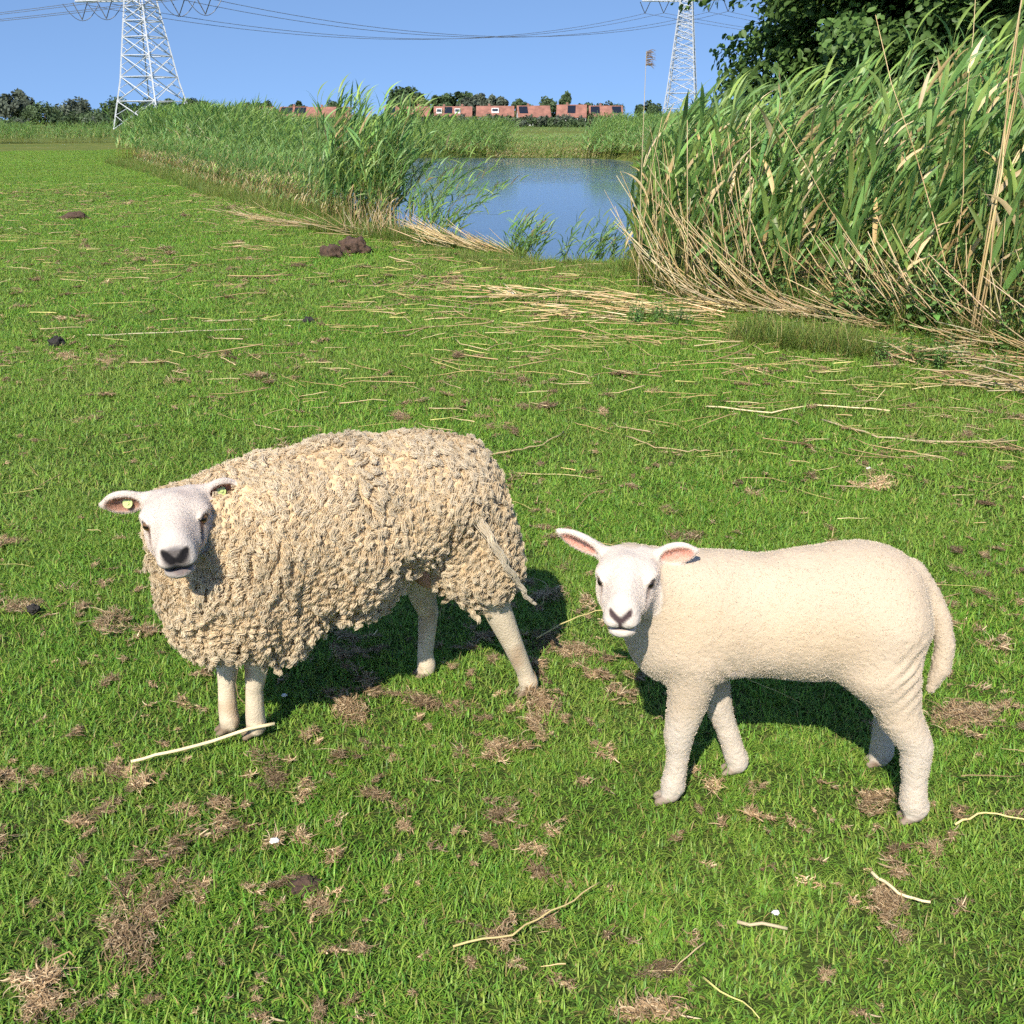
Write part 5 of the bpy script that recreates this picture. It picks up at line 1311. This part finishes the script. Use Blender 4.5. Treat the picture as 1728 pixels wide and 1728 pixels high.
PP = PP + rg.normal(0, .00025, PP.shape)
PP = PP.reshape(nl * K, mp_, 3)
rad = np.repeat((.00085 * (1 - .4 * ss))[None], nl * K, 0)
top = np.clip((P[:, 2] - .66) / .1, 0, 1)[:, None]
tint = 1 + .05 * rg.normal(0, 1, (nl, 1)) + .10 * vnoise(P, 7, 31)[:, None]
lockc = np.clip(tint, .6, 1.2) * (np.array([1, 1, 1]) * (1 - top) + np.array([.98, 1.0, 1.05]) * top)
dirty = np.clip((.36 - P[:, 2]) / .1, 0, 1)[:, None] * np.clip(.5 + vnoise(P, 15, 33), 0, 1)[:, None] * .45
lockc = lockc * (1 - dirty) + np.array([.55, .45, .33]) * dirty
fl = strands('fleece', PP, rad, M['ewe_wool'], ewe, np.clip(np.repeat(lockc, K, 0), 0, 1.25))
M['loose_wool'] = strand_mat('loose_wool', (.70, .58, .41), (.76, .66, .50))
tag(fl, 'thick crimped cream fleece hanging in locks', kind='stuff')
# the loose rope of wool hanging from the rump
pts = np.array([(-.27, .205, .63), (-.310, .222, .555), (-.350, .215, .48), (-.398, .195, .41), (-.420, .185, .365), (-.450, .175, .335)])
tt = np.linspace(0, 1, 16); cen = np.stack([np.interp(tt, np.linspace(0, 1, 6), pts[:, i]) for i in range(3)], 1)
K2 = 70; ph = rg.random((K2, 1)) * 1.5; wob = .006 * np.sin(tt[None] * 34 + ph)
off = rg.normal(0, .0040, (K2, 1, 3)) * (1.25 - tt)[None, :, None]; off[:, :, 0] += wob; off[:, :, 2] += .6 * wob
tt_n = 16
fl2 = strands('loose_lock', cen[None] + off + rg.normal(0, .0012, (K2, tt_n, 3)), np.repeat((.0010 - .0005 * tt)[None], K2, 0), M['loose_wool'], ewe)
tag(fl2, 'long pale loose lock of wool hanging down the rump', kind='stuff')

# ---- lamb ------------------------------------------------------------
LF = np.array([-.999, .038]); LF = LF / np.linalg.norm(LF)
LO = np.array([.736, 2.2, 0])
lamb = add_obj('lamb', None, None, Vector((LO[0], LO[1], 0)), (0, 0, math.atan2(LF[1], LF[0])))
tag(lamb, 'smooth pale short-woolled lamb with long tail, standing on the right', 'lamb')
S = SDF((-.42, -.26, -.01), (.68, .34, .82), .0040)
K_ = .06
S.ell((.22, 0, .492), (.19, .130, .148), K_)
S.ell((.02, 0, .503), (.22, .143, .163), K_)
S.ell((-.095, 0, .532), (.135, .130, .148), K_)
S.ell((-.145, 0, .500), (.080, .112, .135), K_)
S.ell((.30, .045, .47), (.105, .080, .130), .05)
S.ell((.28, -.045, .47), (.105, .080, .130), .05)
S.ell((.36, 0, .445), (.095, .095, .115), .05)
hn = to_local((-.20, -.975, -.05), LF)
LA = frame(hn, R(2))
eyemid = to_local(np.array([.255, 2.085, .655]) - LO, LF)
LH = eyemid - LA @ np.array([.036, 0, .025]) * .88
back = LH - LA @ np.array([.05, 0, .01])
S.cone((.25, 0, .53), back, .118, .066, .05)
S.cone((.35, .02, .47), back - LA @ np.array([.0, 0, .045]), .105, .062, .05)
ears = [((-.12, .95, .14), .098, (.85, .15, -.22)), ((-.10, -.93, .40), .122, (.85, -.20, -.50))]
Tl, lfr = head_sdf(S, LH, LA, .88, 1.03, ears)
S.cone((-.135, .065, .50), (-.118, .085, .40), .090, .074, .05)
S.chain([(-.140, .085, .40), (-.180, .105, .295), (-.226, .115, .215), (-.234, .118, .12), (-.240, .118, .06), (-.244, .118, .035)], [.080, .051, .037, .030, .031, .027], .022)
S.cone((-.135, -.065, .50), (-.118, -.085, .40), .090, .074, .05)
S.chain([(-.15, -.085, .40), (-.19, -.105, .29), (-.235, -.115, .21), (-.236, -.118, .10), (-.232, -.118, .03)], [.076, .048, .035, .029, .028], .022)
S.chain([(.30, .065, .42), (.310, .066, .30), (.326, .065, .205), (.326, .0645, .15), (.328, .064, .10), (.334, .0635, .06), (.337, .0635, .035)], [.072, .047, .036, .028, .026, .0285, .025], .018)
S.chain([(.26, -.06, .42), (.237, -.063, .30), (.212, -.063, .205), (.190, -.063, .15), (.172, -.063, .10), (.158, -.063, .06), (.153, -.063, .035)], [.064, .043, .034, .027, .025, .0275, .025], .018)
toes(((.340, .063), (.156, -.063), (-.247, .118), (-.234, -.118)), 1.0, 'skin')
S.chain([(-.195, .0, .61), (-.240, .012, .565), (-.274, .022, .505), (-.290, .03, .44), (-.288, .035, .38), (-.272, .035, .325)], [.036, .027, .0235, .0235, .022, .010], .010, 'tail')
S.ell((-.075, .065, .405), (.05, .03, .02), .03); S.cone((-.02, .0, .375), (.0, .0, .345), .014, .010, .012)
V, F = S.mesh(); Nn = vert_normals(V, F); gd = S.group_dist(V)
hd = gd['head']; body_d = np.minimum(gd['skin'], gd['hoof'])
ish = (hd < .012) & (hd <= np.minimum(body_d, gd['tail']))
legz = np.clip((.34 - V[:, 2]) / .1, 0, 1)
w_ = np.where(ish, .15, 1.0)
# skin folds: on the lower legs and across the thigh
rid = 1 - 2 * np.abs(vnoise(V * np.array([1, 1, 1.5]) + .01 * np.stack([vnoise(V, 50, 71)] * 3, 1), 55, 41))
fold = .0007 * rid * legz
thigh = np.clip(1 - np.linalg.norm((V - np.array([-.20, .15, .42])) / np.array([.10, .12, .12]), axis=1), 0, 1)
fold += .0035 * np.sin((V[:, 0] * .8 + V[:, 2] * .75) * 210 + 2 * vnoise(V, 18, 42)) * thigh
armp = np.clip(1 - np.linalg.norm((V - np.array([.25, .12, .40])) / np.array([.08, .1, .07]), axis=1), 0, 1)
fold += .003 * np.sin((V[:, 0] * .9 - V[:, 2] * .5) * 200 + 2 * vnoise(V, 18, 43)) * armp
V = V + Nn * ((fold + .0007 * vnoise(V, 120, 44) + .002 * vnoise(V, 16, 45)) * w_)[:, None]
col = np.tile(np.array([.52, .415, .30]), (len(V), 1)) * (1 + .05 * vnoise(V, 12, 46))[:, None]
yel = np.clip(vnoise(V, 6, 47) + .1, 0, 1)[:, None] * .5 * np.clip((.12 - np.abs(V[:, 2] - .52)) / .08, 0, 1)[:, None]
col = col * (1 - yel) + np.array([.53, .39, .235]) * yel
lg = np.clip((.30 - V[:, 2]) / .08, 0, 1)[:, None]; col = col * (1 - lg) + np.array([.55, .47, .38]) * lg
pink = np.clip(1 - np.linalg.norm((V - np.array([.20, .105, .385])) / np.array([.05, .05, .025]), axis=1), 0, 1)[:, None]
col = col * (1 - pink) + np.array([.85, .66, .58]) * pink
dirt = np.clip((.05 - V[:, 2]) / .025, 0, 1)[:, None] * np.clip(.2 + .9 * vnoise(V, 55, 48), 0, 1)[:, None]
col = col * (1 - dirt) + np.array([.16, .10, .06]) * dirt
hoofm = np.clip((gd['skin'] - gd['hoof'] + .002) / .006, 0, 1)[:, None] * .7; col = col * (1 - hoofm) + np.array([.20, .14, .10]) * hoofm
hc = head_colour(None, .88, 1.03, V, LH, LA, lfr, (.60, .515, .435), (.075, .048, .048), (.70, .36, .27), (.6, .4, .33), .75, 'lamb')
hb = np.clip((.006 - (hd - np.minimum(body_d, .05))) / .008, 0, 1) * (hd < .02)
col = col * (1 - hb[:, None]) + hc * hb[:, None]
fq = ((V - LH) @ LA)[:, 0]
FACES.append((lamb, V, F, np.where((hb > .5) & (fq < .140), 1.0, 0.0), LH, LA, .88, 1.03, lfr, ((.60, .515, .435), (.075, .048, .048), (.70, .36, .27), (.6, .4, .33), .75, 'lamb'), 18000))
tag(add_obj('body', mesh_data('lamb_body', V, F, [M['lamb_skin']], col, True), lamb), 'pale cream lamb with white face and pink ears')
for qd in (1, -1): eye(lamb, Tl, LA, .82, 1.08, qd, (.02, .014, .01), True)
wt = np.where((hd < .012) | (V[:, 2] < .045), .0, 1.0)
P, n = sample_surface(V, F, Nn, wt, 60000, rg)
nl = len(P)
cl = np.stack([vnoise(P, 110, 51), vnoise(P, 110, 52), vnoise(P, 110, 53)], 1)
gt = gdn - n * (n @ gdn)[:, None]
d0 = unit(n * .8 + gt * .35 + cl * .7 + rg.normal(0, .2, (nl, 3)))
Lh = .0018 + .0013 * rg.random(nl)
ss = np.linspace(0, 1, 4)
PP = P[:, None, :] + d0[:, None, :] * (Lh[:, None] * ss)[:, :, None] + (unit(cl + .01)[:, None, :] * (Lh[:, None] * .35 * ss ** 2)[:, :, None])
fl = strands('short_wool', PP, np.repeat((.00045 - .0002 * ss)[None], nl, 0), M['lamb_wool'], lamb, np.clip(1 + .08 * rg.normal(0, 1, (nl, 1)), .7, 1.15) * np.ones((1, 3)))
tag(fl, 'short dense curly cream wool', kind='stuff')


# short facial hair, coloured like the skin beneath it
def face_hair(parent, V, F, mask, O, A, sc_, w, frames, args, count, L, mat):
    n0 = vert_normals(V, F); P, n = sample_surface(V, F, n0, mask, count, rg); nl = len(P)
    cl = head_colour(None, sc_, w, P, O, A, frames, *args)
    d = unit(n * .40 + A[:, 0] * .55 + np.array([0, 0, -.15]) + rg.normal(0, .22, (nl, 3))); ss = np.linspace(0, 1, 3); Lh = L * (.5 + .9 * rg.random(nl))
    PP = P[:, None, :] - n[:, None, :] * .0006 + d[:, None, :] * (Lh[:, None] * ss)[:, :, None]
    o = strands('face_hair', PP, np.repeat((.00028 - .00018 * ss)[None], nl, 0), mat, parent, np.clip(cl * (1 + rg.normal(0, .06, (nl, 1))) * 1.5, .01, 1))
    tag(o, 'short pale hair lying flat on the face', kind='stuff')
M['face_hair'] = strand_mat('face_hair', (1, 1, 1), (1, 1, 1))
for ob, V, F, mk, O, A, sc_, w_, fr_, args, cnt in FACES:
    face_hair(ob, V, F, mk, O, A, sc_, w_, fr_, args, cnt, .0034, M['face_hair'])
